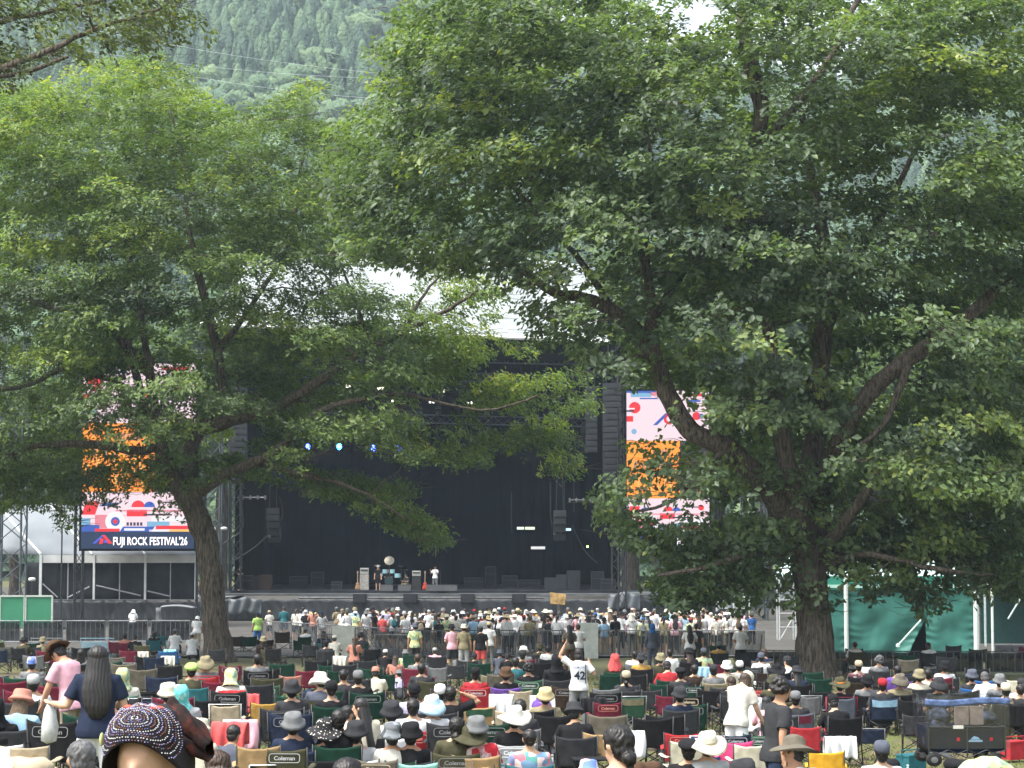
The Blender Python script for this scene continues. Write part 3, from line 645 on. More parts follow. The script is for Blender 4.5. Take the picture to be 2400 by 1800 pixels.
# things on stage
def amp(px, w, h, lab, face=(.35, .33, .30), D=151.5, panel=True, yb=1384):
    c = P(px, yb, D); c.z = zf; e = empty('amplifier', c, label=lab, cat='amplifier', group=None)
    b = MB(); b.box((0, 0, h*.36), (w, .5, h*.70)); b.build('speaker_cabinet', mat(face, .8, .15, 5), e)
    if panel:
        b = MB(); b.box((0, 0, h*.87), (w*.95, .4, h*.26)); b.build('amplifier_head', mat((.45, .45, .42), .5, .1, 5), e)
        b = MB(); b.box((0, -.22, h*.9), (w*.8, .04, h*.07)); b.build('control_panel', mat((.05, .05, .05)), e)
amp(854, .62, 1.55, 'pale amplifier stack left of the drum kit'); amp(976, .62, 1.35, 'striped dark amplifier stack right of the drum kit', (.03, .03, .03))
amp(622, .95, 1.5, 'brown wooden cabinet box near the left stage wing', (.035, .02, .015), panel=False); amp(598, .6, 1.4, 'black equipment case beside the brown cabinet box', (.012, .012, .013), panel=False)
for i, (px, w_, h_, dd) in enumerate(((700, 1.3, .8, 160), (745, .9, 1.1, 161), (1110, 1.4, .7, 160), (1150, .8, 1.5, 162), (1195, 1.1, .9, 158), (1240, 1.6, .6, 157), (1400, .9, 1.3, 152), (580, .8, 1.0, 154), (790, .7, .6, 151.6), (1425, 1.0, .8, 151))):
    c = P(px, 1384, dd); c.z = zf; e = empty('equipment_case', c, label='dark flight case on the stage floor', cat='case', group='flight cases on the stage'); LAB.append((e, 'dark flight case on the stage floor', px, False))
    b = MB(); b.box((0, 0, h_/2), (w_, .7, h_)); b.build('case_body', mat((.02, .022, .03), .7, .1, 2, spec=.1), e)
    b = MB()
    for z_ in (.03, h_*.62, h_-.03): b.box((0, -.36, z_), (w_+.02, .03, .035))
    for x_ in (-w_/2, w_/2): b.box((x_, -.36, h_/2), (.035, .03, h_))
    b.build('edging', mat((.055, .06, .07), .5), e)
for px, w_, h_ in ((1290, .85, 1.2), (1317, .8, 1.5), (1344, .95, 1.9)): amp(px, w_, h_, {1290: 'dark crate with pale top edge at the right of the stage', 1317: 'black cabinet standing between two crates on stage right', 1344: 'tall dark grey covered cabinet at the right stage wing'}[px], (.025, .03, .035), 152, panel=False)
def drumkit():
    c = P(912, 1384, 153); c.z = zf; e = empty('drum_kit', c, label='drum kit with cymbals on a black riser at centre stage', cat='drum kit')
    b = MB(); b.box((0, 0, .15), (3.2, 2.4, .3)); b.build('riser', BLK, e)
    b = MB(); b.lathe([(.01, -.2), (.3, -.2), (.3, .25), (.01, .25)], (0, -.4, .62), 16, M=Matrix.Rotation(R(90), 3, 'X')); b.build('bass_drum', mat((.03, .06, .07), .4), e)
    for x, z, r_ in ((-.28, 1.15, .17), (.24, 1.15, .17), (.62, .85, .22), (-.6, .95, .18)):
        b = MB(); b.lathe([(.01, 0), (r_, 0), (r_, .28), (.01, .28)], (x, -.35, z), 14); b.build('drum', mat((.32, .55, .60), .35, .05), e)
    for x, y, z, r_, t in ((0, .1, 2.05, .36, 60), (-.85, 0, 1.7, .26, 15), (.85, 0, 1.65, .28, -12), (1.1, .2, 1.4, .24, 8)):
        b = MB(); b.lathe([(.01, .03), (.06, .03), (r_, 0), (r_*.98, -.01)], (x, y, z), 16, M=Matrix.Rotation(R(t), 3, 'X')); b.tube([(x, y, z), (x*1.05, y+.1, .3)], .025, 4); b.build('cymbal', mat((.16, .15, .12), .35, .1, metal=.7), e)
drumkit()
for px, py, s in ((838, 1384, 1), (996, 1384, 1)):
    c = P(px, py, 150.6); c.z = zf; e = empty('guitar', c, label='electric guitar standing %s of the amplifier' % ('left of the pale stack' if px < 900 else 'right'), cat='guitar')
    b = MB(); b.lathe([(.01, 0), (.17, .06), (.19, .2), (.11, .34), (.14, .46), (.06, .52), (.03, .53)], (0, 0, .02), 10, 1, .25); b.build('body', mat((.32, .2, .1) if px < 900 else (.5, .05, .03), .3), e)
    b = MB(); b.box((0, 0, .85), (.05, .04, .7)); b.box((0, 0, 1.26), (.09, .04, .18)); b.build('neck', mat((.4, .3, .2)), e)
for i, (px, w_) in enumerate(((1018, 1.1), (1053, 1.1), (906, .9), (948, .9))):
    c = P(px, 1384, 149.2); c.z = zf; b = MB(); b.add([(-w_/2, -.3, 0), (w_/2, -.3, 0), (w_/2, .3, 0), (-w_/2, .3, 0), (-w_/2, -.1, .34), (w_/2, -.1, .34), (w_/2, .3, .42), (-w_/2, .3, .42)], [(0,1,5,4), (1,2,6,5), (2,3,7,6), (3,0,4,7), (4,5,6,7), (3,2,1,0)])
    b.build('floor_monitor', mat((.03, .032, .036), .7), loc=c, label='black wedge monitor on the stage edge, %s' % ['just right of the singer', 'second right of the singer', 'in front of the drummer', 'left of the singer'][i], cat='monitor', group='wedge monitors along the stage edge')
for i, (px, w_) in enumerate(((843, 30), (962, 32), (1096, 32), (1216, 32))):
    c = P(px, 1413, 148); e = empty('subwoofer', c, label='black subwoofer box on the skirted step, %s from left' % ['first', 'second', 'third', 'fourth'][i], cat='subwoofer', group='subwoofers in front of the stage')
    b = MB(); b.box((0, 0, .3), (w_/33.8, .7, .62)); b.build('box', mat((.010, .012, .016), .8), e); b = MB(); b.box((0, -.36, .3), (w_/33.8*.9, .02, .52)); b.build('grille', mat((.025, .025, .03), .9), e)
b = MB(); b.tube([P(700, 1416, 148.3)-P(700, 1416, 148.3), P(1290, 1416, 148.3)-P(700, 1416, 148.3)], .1, 5); b.build('stage_step_rail', STEEL, loc=P(700, 1400, 148.3), label='grey rail running below the stage front edge', cat='rail')
# golden covered camera cart
c = P(1309, 1400, 147); e = empty('covered_camera', c, label='camera under a golden tan rain cover at the stage front', cat='camera')
b = MB(); b.add([(-.55, -.35, -.42), (.42, -.35, -.5), (.42, .35, -.5), (-.55, .35, -.42), (-.6, -.3, .34), (.5, -.33, .20), (.5, .33, .20), (-.6, .3, .34), ], [(0,1,5,4), (1,2,6,5), (2,3,7,6), (3,0,4,7), (4,5,6,7), (3,2,1,0)]); b.build('rain_cover', mat((.40, .26, .10), .7, .3, 2.5, bump=.4), e)
b = MB(); b.tube([(0, 0, -.4), (0, 0, gz(147)-c.z)], .08, 6); b.box((-.75, 0, -.1), (.5, .25, .3)); b.build('pedestal', STEEL, e)
# video screens
def screen(x0, x1, y0, yb, y1, D, side):
    base = P((x0+x1)/2, y1, D); e = empty('video_screen', base, label='tall LED video screen with orange panel at the %s of the stage' % side, cat='screen')
    a, c = P(x0, y0, D), P(x1, y1, D); W, H = c.x-a.x, a.z-c.z; zb = P(x0, yb, D).z-base.z
    b = MB(); b.box((0, .4, H/2), (W+.3, .7, H+.3)); b.build('cabinet', BLK, e)
    b = MB(); pal = [(.86, .66, .72), (.95, .27, .025), (.035, .032, .034), (.80, .02, .035), (.03, .10, .45), (.82, .80, .84), (.75, .22, .28), (.20, .42, .62), (.012, .02, .06), (.95, .5, .12), (.5, .25, .15)]
    ms = [mat(p, emit=(.46 if i != 1 else .62)) for i, p in enumerate(pal)]
    H2 = H-zb
    def rc(u0, v0, u1, v1, m, lay=1, sk=0):
        b.m = m; y = -.002*lay-.001
        X0, X1 = -W/2+W*u0, -W/2+W*u1; Z0, Z1 = zb+H2*v0, zb+H2*v1
        b.quad((X0, y, Z0), (X1, y, Z0), (X1+sk, y, Z1), (X0+sk, y, Z1))
    def disc(u, v, r_, m, lay=2, n=18, half=False):
        b.m = m; cx, cz = -W/2+W*u, zb+H2*v; k = n//2 if half else n
        b.add([(cx, -.002*lay-.001, cz)]+[(cx+r_*W*math.cos(6.2832*i/n), -.002*lay-.001, cz+r_*W*math.sin(6.2832*i/n)) for i in range(k+1)], [(0, i+1, i+2) for i in range(k)])
    rc(0, 0, 1, 1, 0, 0)
    rc(0, .235, .645, .645, 1, 1); rc(.645, .235, 1, .645, 2, 1)
    for k in range(7): rc(.05+.08*k, .27+.03*(k % 3), .07+.08*k, .40+.05*(k % 2), 9, 2, .12*(k % 3-1))
    for k in range(6): rc(.32+.035*k, .54, .345+.035*k, .585, 10, 2)
    for k in range(5): rc(.08+.1*k, .45, .12+.1*k, .50, 10, 2, .1)
    # performer on the dark half
    rc(.72, .50, .745, .54, 6, 2); rc(.72, .37, .75, .43, 6, 3); rc(.90, .41, .93, .45, 6, 2); rc(.80, .31, .93, .335, 5, 2, .1); rc(.84, .33, .88, .40, 5, 3, .15); rc(.83, .27, .90, .30, 6, 3); rc(.96, .3, .98, .36, 6, 2)
    # top artwork: abstract bars, discs
    rc(0, .985, .36, 1, 4, 2); rc(.05, .955, .3, .985, 7, 2); rc(.3, .965, .5, .99, 6, 3); rc(.16, .94, .38, .95, 4, 3)
    disc(.1, .88, .07, 3, 2); rc(0, .868, .1, .878, 5, 3); rc(0, .85, .09, .862, 8, 3); rc(0, .78, .08, .82, 3, 2)
    rc(.32, .755, .37, .84, 4, 2, .15*W); disc(.52, .80, .07, 3, 2); disc(.52, .80, .035, 0, 3); disc(.6, .765, .06, 7, 2, half=True); disc(.85, .82, .05, 3, 2); disc(.91, .82, .03, 4, 3)
    disc(.09, .71, .035, 7, 2, 8); rc(.7, .96, .95, .98, 3, 2); rc(.75, .92, .9, .935, 4, 2)
    # bottom artwork
    rc(0, .10, .12, .18, 3, 2, .04*W); rc(.15, .15, .3, .17, 4, 2, .05*W); rc(.72, .170, .92, .178, 8, 2); disc(.9, .17, .035, 3, 3); disc(.5, .145, .06, 3, 2, half=True); disc(.6, .145, .05, 4, 3, half=True)
    rc(.4, .09, .58, .13, 3, 2); rc(.55, .095, .8, .105, 8, 3); rc(.3, .12, 1, .128, 6, 2); rc(.62, .06, .95, .09, 5, 2); rc(.12, .02, .38, .10, 6, 2); disc(.3, .06, .09, 5, 3); disc(.3, .06, .04, 4, 4); disc(.3, .06, .02, 3, 5)
    rc(0, 0, .16, .04, 4, 3); rc(0, .04, .08, .08, 7, 3); rc(.12, 0, .34, .018, 3, 4); rc(.34, 0, .62, .03, 4, 4, .03*W); rc(.38, .006, .56, .02, 5, 5); rc(.6, 0, .78, .012, 5, 4); rc(.66, .014, .95, .035, 3, 4); rc(.78, 0, 1, .013, 9, 4)
    for k in range(5): rc(.40+.03*k, .035, .42+.03*k, .055, 8, 4)
    rc(.58, .03, .78, .06, 7, 3)
    b.build('display', ms, e).location = (0, .0, 0)
    b = MB(); b.quad((-W/2, -.012, 0), (W/2, -.012, 0), (W/2, -.012, zb), (-W/2, -.012, zb)); bn = b.build('banner', mat((.014, .03, .075), .5, .05, emit=0), e)
    b = MB(); u = zb  # mountain emblem
    ms2 = [mat((.80, .03, .05), emit=.5), mat((.06, .10, .6), emit=.5)]
    x = -W*.40; b.m = 1; b.quad((x, -.02, u*.30), (x+.22, -.02, u*.30), (x+.75, -.02, u*.8), (x+.6, -.02, u*.8)); b.m = 0; b.quad((x+.6, -.022, u*.8), (x+.8, -.022, u*.8), (x+1.3, -.022, u*.30), (x+1.0, -.022, u*.30)); b.quad((x+.42, -.023, u*.28), (x+.66, -.023, u*.28), (x+.72, -.023, u*.6), (x+.5, -.023, u*.6)); b.m = 1; b.quad((x+.7, -.024, u*.34), (x+.95, -.024, u*.34), (x+.9, -.024, u*.5), (x+.74, -.024, u*.5))
    b.build('emblem', ms2, bn)
    tx = text_mesh("FUJI ROCK FESTIVAL'26", u*.66, .04); t = link('lettering', tx, bn); t.data.materials.append(mat((.9, .84, .84), emit=.75))
    wx = max(v.co.x for v in tx.vertices); t.location = (-W*.22, -.02, u*.22); t.scale = (W*.66/wx, 1, 1); t.rotation_euler = (R(90), 0, 0)
    b = MB()
    for sx in (-W/2-.3, W/2+.3): truss(b, (sx, .9, gz(D)-base.z), (sx, .9, H+1.2), .5, .8, .05)
    for z_ in (H*.3, H*.7, H+.4): b.tube([(-W/2-.3, 1, z_), (W/2+.3, 1, z_)], .06, 4)
    b.build('support_frame', DSTEEL, e)
def text_mesh(s, size, ext=.0, bold=.02, spacing=1.0):
    cu = bpy.data.curves.new('t', 'FONT'); cu.body = s; cu.size = size; cu.extrude = ext*.1; cu.offset = bold*size; cu.resolution_u = 2; cu.space_character = spacing
    ob = bpy.data.objects.new('t', cu); COL.objects.link(ob); dg = bpy.context.evaluated_depsgraph_get(); me = bpy.data.meshes.new_from_object(ob.evaluated_get(dg))
    bpy.data.objects.remove(ob); bpy.data.curves.remove(cu); me.name = 'lettering'; return me
screen(193, 452, 852, 1246, 1286, 136.5, 'left'); screen(1469, 1664, 916, 1246, 1287, 146, 'right')
# scaffold towers
def tower(px, D, y0, lab, w=1.6, yb=None, cross=None):
    c = Vector((GX(px, D), D, gz(D))); e = empty('scaffold_tower', c, label=lab, cat='tower'); top = Z(y0, D)-c.z; b = MB()
    truss(b, (0, 0, 0), (0, 0, top), w, 1.3, .07); b.build('frame', mat((.07, .085, .09), .5, .1, 2), e)
    if cross: b = MB(); truss(b, (0, 0, top), (cross, 0, top), .9, 1, .05); b.build('cross_beam', mat((.07, .085, .09), .5, .1, 2), e)
tower(32, 138, 690, 'tall lattice tower at the far left edge'); tower(-30, 140, 640, 'lattice tower cut by the left picture edge')
tower(1765, 150, 745, 'lattice tower behind the big right tree', cross=-4.3); tower(500, 149, 1000, 'dark lattice tower just right of the leaning trunk', 1.2)
tower(2290, 140, 1050, 'thin lattice tower behind the green tent', 1.2)
# left white tent
def left_tent():
    D = 139; c = Vector((X(280, D), D, gz(D))); e = empty('event_tent', c, label='long white roofed tent with black side walls under the left screen', cat='tent')
    ez, rz_ = Z(1300, D), Z(1182, D+6); L = lambda v: Vector(v)-c
    b = MB()
    def rf(u, v):
        x0 = X(97, D); xx = x0+(X(462, D)-x0)*u; rx = X(-5, D+6)+(X(330, D)-X(-5, D+6))*u
        return L((xx*(1-v)+rx*v, D+6*v, ez+(rz_-ez)*v-.12*math.sin(v*3.14)-.05*math.sin(u*18.8)**2))
    b.grid(rf, 48, 8)
    b.grid(lambda u, v: L((X(97, D)*(1-v)+X(-5, D+6)*v if u > .99 else (X(97, D)*u+X(-60, D)*(1-u))*(1-v)+X(-5, D+6)*v, D+6*v+(1-u)*4*(1-v), ez+(rz_-ez)*v)), 6, 6)
    c_ = b.build('roof', CANVAS, e, True); shell(c_, .04)
    b = MB(); b.box(L(((X(97, D)+X(462, D))/2, D-.02, ez-.28)), (X(462, D)-X(97, D), .06, .5)); b.build('fascia', mat((.52, .53, .52), .7, .1, 1), e)
    b = MB()
    b.grid(lambda u, v: L((X(60, D)+(X(462, D)-X(60, D))*u, D+.35+.10*math.sin(u*61)*v+.06*noise.noise(Vector((u*30, v*3, 0))), Z(1405, D)+(ez-.5-Z(1405, D))*v)), 120, 6)
    c_ = b.build('side_wall', mat((.020, .023, .028), .85, .3, .7), e, True); shell(c_, .02)
    for px, m in ((97, 1.3), (222, 1), (342, 1), (460, 1)):
        b = MB(); b.box(L((X(px, D), D-.05, (ez+Z(1405, D))/2)), (.13*m, .13, ez-Z(1405, D))); b.build('post', WPOLE, e)
    for px in (160, 281, 400):
        b = MB(); b.box(L((X(px, D), D+.1, (ez+Z(1405, D))/2-.2)), (.06, .06, ez-Z(1405, D)-.4)); b.build('post', mat((.30, .33, .36), .5), e)
    b = MB(); b.tube([rf(0, v/6)+Vector((0, -.06, .04)) for v in range(7)], .09, 5); b.tube([rf(.33, v/6)+Vector((0, -.06, .04)) for v in range(7)], .07, 5); b.tube([rf(.67, v/6)+Vector((0, -.06, .04)) for v in range(7)], .07, 5); b.build('roof_rib', WPOLE, e)
    b = MB()
    for a_, b__ in (((160, 1400), (210, 1375)), ((225, 1372), (330, 1396)), ((345, 1385), (400, 1398)), ((100, 1368), (135, 1400))): b.tube([L(P(*a_, D-.3)), L(P(*b__, D-.3))], .05, 5)
    b.build('gathered_cloth', mat((.25, .26, .27)), e)
left_tent()
# round lamps on poles near the tent and tower
for px, py, D in ((75, 1358, 136), (498, 1240, 147), (525, 1239, 147)):
    c = P(px, py, D); e = empty('floodlight_balloon', c, label='small white dome lamp %s' % {75: 'in front of the black tent wall', 498: 'on the dark tower, left of a pair', 525: 'on the dark tower, right of a pair'}[px], cat='lamp')
    b = MB(); b.lathe([(.02, -.12), (.2, -.1), (.24, 0), (.2, .1), (.02, .13)], n=12); b.build('dome', mat((.6, .6, .58)), e, True)
    b = MB(); b.tube([(0, 0, -.1), (0, 0, -3 if px == 75 else -.8)], .035, 5); b.build('pole', DSTEEL, e)
# green boards bottom left
D = 128
for i, (x0, x1) in enumerate(((0, 57), (60, 122))):
    c = P((x0+x1)/2, 1450, D); c.z = gz(D); e = empty('hoarding_panel', c, label='green board in a pale frame, %s of the pair at far left' % ('left' if i == 0 else 'right'), cat='hoarding', group='green hoarding boards')
    W = (x1-x0)/F*D; zt = Z(1397, D)-c.z
    b = MB(); b.box((0, 0, zt*.5+.2), (W-.1, .05, zt-.4)); b.build('board', mat((.035, .20, .105), .7, .06, 1.5), e)
    b = MB()
    for sx in (-1, 1): b.box((sx*W/2, -.02, zt/2), (.1, .1, zt))
    b.box((0, -.03, zt), (W, .1, .1)); b.box((0, -.03, .25), (W, .1, .1)); b.build('frame', mat((.42, .47, .42), .6), e)
# green tent at right
def green_tent():
    D = 96; c = Vector((X(2050, D), D, gz(D))); e = empty('green_tent', c, label='big green walled tent with white posts and mint roof', cat='tent'); L = lambda v: Vector(v)-c
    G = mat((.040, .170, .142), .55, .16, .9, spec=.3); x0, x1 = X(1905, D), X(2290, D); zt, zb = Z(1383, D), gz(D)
    def wall(a, b_, name, lift=None):
        b = MB(); xa, xb = X(a, D), X(b_, D)
        def f(u, v):
            x = xa+(xb-xa)*u; z = zb+(zt-zb)*v; y = D+.09*noise.noise(Vector((x*.8, z*.8, 1)))+.04*noise.noise(Vector((x*2.2, z*1.6, 7)))
            # creases gathered at the posts
            e1 = min(abs(u), abs(1-u)); y += .05*math.sin(z*17+4*noise.noise(Vector((z*1.5, u*3, 0)))+math.sin(u*9)*1.5)*math.exp(-e1*9)*(.4+.6*noise.noise(Vector((z*1.2, 3, u)))+.2)
            if lift: x, y = lift(x, y, u, v)
            return L((x, y, z))
        b.grid(f, 46, 50); c_ = b.build('wall_panel', G, e, True); shell(c_, .015)
    wall(1905, 1980, 'a')
    sl_ = lambda x, y, u, v: (x-(.0 if v > .62 else (.62-v)*1.55*u**1.5), y-.28*math.sin(max(0, u-.15)*9-v*5)*max(0, .75-v)*u)
    wall(1982, 2172, 'b', sl_)
    sr_ = lambda x, y, u, v: (x+(0 if v > .62 else (.62-v)*.12*(1-u)), y-.20*math.sin((1-u)*14*(.25+.75*v)-v*9)*(1-u*.8)*max(.05, 1-v*.95))
    wall(2166, 2282, 'c', sr_)
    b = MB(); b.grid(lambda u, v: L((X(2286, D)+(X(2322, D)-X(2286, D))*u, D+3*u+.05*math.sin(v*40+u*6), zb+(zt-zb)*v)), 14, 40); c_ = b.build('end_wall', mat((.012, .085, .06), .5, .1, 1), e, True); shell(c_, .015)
    b = MB(); b.box(L(((x0+x1)/2, D-.06, Z(1366, D))), (x1-x0, .06, .62)); b.build('eave_band', mat((.04, .26, .19), .5, .08, 1), e)
    b = MB(); b.box(L(((x0+x1)/2, D-.1, Z(1374, D))), (x1-x0, .04, .14)); b.build('eave_stripe', mat((.45, .68, .62), .6), e)
    b = MB(); zr = Z(1285, D+5); ze = Z(1352, D)
    for k in range(3):
        a, d = X(1810+k*160, D), X(1970+k*160, D); m = (a+d)/2
        b.grid(lambda u, v: L(((a+(d-a)*u)*(1-v)+m*v, D+5*v, ze+(zr-ze)*(v**1.35))), 10, 8)
        b.grid(lambda u, v: L((d*(1-v)+m*v, D+(10*u)*(1-v)+5*v, ze+(zr-ze)*(v**1.35))), 10, 8)
    c_ = b.build('roof', mat((.48, .64, .60), .6, .06, 1), e, True); shell(c_, .03)
    b = MB(); b.box(L((X(2180, D), D+2.5, (zt+zb)/2)), (2.0, .1, zt-zb)); b.build('dark_interior', BLK, e)
    for px, w_ in ((1980, .16), (2283, .2), (2080, .0), (2321, .10)):
        if w_: b = MB(); b.tube([L((X(px, D), D-.14, gz(D))), L((X(px, D), D-.14, ze))], w_/2*1.2, 8); b.build('post', mat((.66, .72, .69), .5, .05), e)
    b = MB(); b.tube([L((X(1879, D), D-.12, Z(1535, D))), L((X(1882, D), D-.12, ze))], .05, 6); b.build('post', mat((.45, .66, .6), .5), e)
    b = MB(); b.tube([L(P(2160, 1452, D-.35)), L(P(2105, 1512, D-.3))], .045, 6); b.lathe([(.01, -.1), (.1, -.06), (.1, .06), (.01, .1)], L(P(2105, 1513, D-.35)), 8); b.build('cord_tie', mat((.6, .72, .68)), e)
green_tent()
# dark canopy and speakers beyond at far right
D = 108; c = Vector((X(2385, D), D, gz(D))); e = empty('dark_booth', c, label='dark green canopy booth with pale scalloped edge at far right', cat='booth')
b = MB(); b.box((0, 1.2, 1.9), (3.4, .08, 3.6)); b.build('rear_wall', mat((.010, .045, .04), .7), e)
b = MB(); b.grid(lambda u, v: Vector((-1.9+4*u, -.2+v*1.6, 3.2+v*1.6)), 4, 3); c_ = b.build('canopy', mat((.012, .07, .055), .7), e); shell(c_, .03)
b = MB()
for k in range(18): b.lathe([(.01, -.12), (.1, -.06), (.11, .05), (.1, .08)], (-1.8+k*.22, -.22, 3.15), 8, 1, .3)
b.build('scalloped_edge', mat((.55, .6, .56)), e)
b = MB()
for x in (-1.75, 1.7): b.box((x, -.2, 1.7), (.09, .09, 3.4))
b.tube([(-.6, -.2, 1.4), (.4, -.2, 3)], .05, 5); b.tube([(-1.7, -.2, 3.1), (-.9, -.2, 4.6)], .05, 5); b.build('post', mat((.45, .52, .5)), e)
for i, px in enumerate((2352, 2388)):
    D = 100; c = P(px, 1556, D); e = empty('loudspeaker', c, label='square black loudspeaker cabinet by the booth, %s one' % ('left' if i == 0 else 'right'), cat='loudspeaker', group='loudspeakers by the booth')
    b = MB(); b.box((0, 0, .45), (.64, .6, .86)); b.build('cabinet', mat((.05, .052, .058), .7), e)
    b = MB(); b.lathe([(.24, 0), (.22, .03), (.1, .07), (.01, .05)], (0, -.32, .42), 16, M=Matrix.Rotation(R(-90), 3, 'X')); b.build('woofer', mat((.015, .015, .017), .6), e)
    b = MB(); b.box((0, 0, (gz(D)-c.z)/2), (.5, .5, abs(gz(D)-c.z))); b.build('stand', BLK, e)
# white steel structures right of the front crowd
for px, D, y0, y1, lab in ((1716, 124, 1380, 1450, 'white scaffold tower with mesh infill behind the crowd at right'), (1860, 118, 1340, 1440, 'grey lattice frame just left of the thick right trunk')):
    c = Vector((GX(px, D), D, gz(D))); e = empty('scaffold', c, label=lab, cat='scaffold'); zt = Z(y0, D)-c.z; b = MB()
    for x in (-.9, .0, .9): b.box((x, 0, zt/2), (.07, .07, zt)); b.box((x, 1, zt/2), (.07, .07, zt))
    for k in range(6): b.box((0, -.01, zt*k/5), (1.85, .06, .05))
    b.tube([(-.9, 0, 0), (0, 0, zt*.4)], .03, 4); b.tube([(0, 0, zt*.4), (.9, 0, zt)], .03, 4); b.build('frame', mat((.5, .53, .53), .5), e)
    b = MB(); b.box((0, .2, zt*.78), (1.7, .03, zt*.4)); b.build('mesh_panel', mat((.3, .33, .34), .8, .4, 6), e)
# power lines across the hill
for i, (a, b__) in enumerate((((420, 108), (900, 172)), ((420, 148), (900, 184)), ((470, 182), (900, 232)))):
    p, q = P(*a, 400), P(*b__, 400); d = q-p; pts = [p-d*.5+d*2*k/16+Vector((0, 0, -1.6*math.sin(math.pi*k/16))) for k in range(17)]
    b = MB(); b.tube([v-p for v in pts], .022, 4); b.build('power_line', mat((.55, .58, .58), .5, 0), loc=p+Vector((0, 0, 1.1)), label='thin pale power line across the wooded hill, %s of three' % ['uppermost', 'middle', 'lowest'][i], cat='power line')
# small mint banner at the far right edge, pole before the tent, covered utility cart
c = P(2376, 880, 112); b = MB(); b.tube([(0, 0, gz(112)-c.z), (0, 0, 1.9)], .04, 6); e = empty('banner_flag', c, label='narrow mint green banner on a pole at the far right edge', cat='banner'); b.build('pole', DSTEEL, e)
b = MB(); b.grid(lambda u, v: Vector((-.13+.26*u, -.05+.03*math.sin(v*5), .95+.9*v-.12*u*(1-v))), 4, 8); q = b.build('banner_cloth', mat((.05, .42, .32), .7, .08, 2), e); shell(q, .01)
c = Vector((GX(150, 134), 134, gz(134))); b = MB(); b.tube([(0, 0, 0), (0, 0, Z(1232, 134)-c.z)], .05, 6); b.box((0, 0, .1), (.6, .6, .2)); b.build('steel_pole', DSTEEL, loc=c, label='thin dark pole standing in front of the white tent', cat='pole')
c = Vector((GX(418, 117), 117, gz(117))); e = empty('utility_cart', c, label='grey covered utility cart parked behind the left barriers', cat='cart')
b = MB(); b.box((0, 0, .55), (1.9, 1.1, .5)); b.box((-.75, 0, .9), (.4, 1.1, .4)); b.build('cart_body', mat((.05, .053, .058), .6, .2, 2), e)
b = MB(); b.grid(lambda u, v: Vector((-1.05+2.1*u, -.6+1.2*v, 1.86+.12*math.sin(u*3.14)-.05*(2*v-1)**2-.25*max(0, .12-u)*8)), 14, 6); q = b.build('cart_roof', mat((.17, .18, .19), .6, .15, 3), e, True); shell(q, .04)
b = MB(); b.grid(lambda u, v: Vector((-1.0+.45*u*(1-v*.4), -.62+.02*math.sin(u*9), .35+1.5*v)), 6, 6); q = b.build('side_cover', mat((.12, .13, .14), .6, .3, 3), e, True); shell(q, .02)
for x, y in ((-.9, -.5), (.9, -.5), (-.9, .5), (.9, .5)): b = MB(); b.box((x, y, 1.3), (.05, .05, 1.1)); b.build('roof_post', DSTEEL, e)
for x, y in ((-.65, -.55), (.65, -.55), (-.65, .55), (.65, .55)): b = MB(); b.lathe([(.05, -.08), (.24, -.09), (.27, 0), (.24, .09), (.05, .08)], (x, y, .27), 14, M=Matrix.Rotation(R(90), 3, 'X')); b.build('wheel', mat((.012, .012, .013), .8), e)
# barriers
BAR = mat((.16, .17, .18), .45, .2, 3, metal=.5); MESHM = mat((.05, .056, .062), .8, .5, 3, alpha=.62)
def barrier_mesh(w=2.0, h=1.1, pan=True):
    b = MB(); b.tube([(-w/2, 0, h), (w/2, 0, h)], .03, 5)
    for k in range(9): x = -w/2+w*k/8; b.tube([(x, 0, .08), (x, 0, h)], .016 if k % 4 else .028, 4, cap=False)
    b.tube([(-w/2, 0, .12), (w/2, 0, .12)], .025, 4)
    for x in (-w/2+.1, w/2-.1): b.tube([(x, .0, h*.9), (x, .75, .02)], .025, 4); b.tube([(x, 0, .02), (x, .75, .02)], .025, 4)
    return b.mesh('frame', BAR)
MESHD = mat((.030, .034, .040), .85, .5, 2, alpha=.93); bm_ = barrier_mesh(); bp_ = MB(); bp_.grid(lambda u, v: Vector((-.98+1.96*u, .03+.03*math.sin(u*17+v*4), .12+.92*v)), 14, 4); bp_ = bp_.mesh('infill_sheet', MESHM, True)
def barrier_row(p0, p1, D0, D1, lab, grp, sheet=True, sc=1.0, skip=()):
    a = Vector((GX(p0, D0), D0, 0)); b = Vector((GX(p1, D1), D1, 0)); n = max(1, round((b-a).length/2.04)); ang = math.atan2(b.y-a.y, b.x-a.x)
    for k in range(n):
        c = a+(b-a)*((k+.5)/n); e = empty('crowd_barrier', (c.x, c.y, gz(c.y)), ang, label=lab, cat='barrier', group=grp); LAB.append((e, lab, c.x, False)); e.scale = (1, 1, sc)
        link('frame', bm_, e)
        if sheet:
            q = link('infill_sheet', bp_, e)
            if D0 > 100 or D0 < 80: q.material_slots[0].link = 'OBJECT'; q.material_slots[0].material = MESHD
barrier_row(-40, 455, 112, 113, 'grey steel barrier with dark mesh before the left platform', 'barriers before the left platform', sc=1.1)
barrier_row(600, 1010, 118, 96, 'slanting steel barrier at the left of the standing crowd', 'slanting barriers left of the crowd', sheet=False)
barrier_row(980, 1790, 92, 92, 'steel barrier with dark mesh behind the standing crowd', 'barriers behind the standing crowd', sc=1.1)
barrier_row(745, 1000, 90, 88.5, 'steel barrier with dark mesh left of the central lawn', 'barriers left of the central lawn', sc=1.0)
barrier_row(1740, 2440, 78, 76, 'grey meshed barrier below the green tent', 'barriers below the green tent', sc=.72)
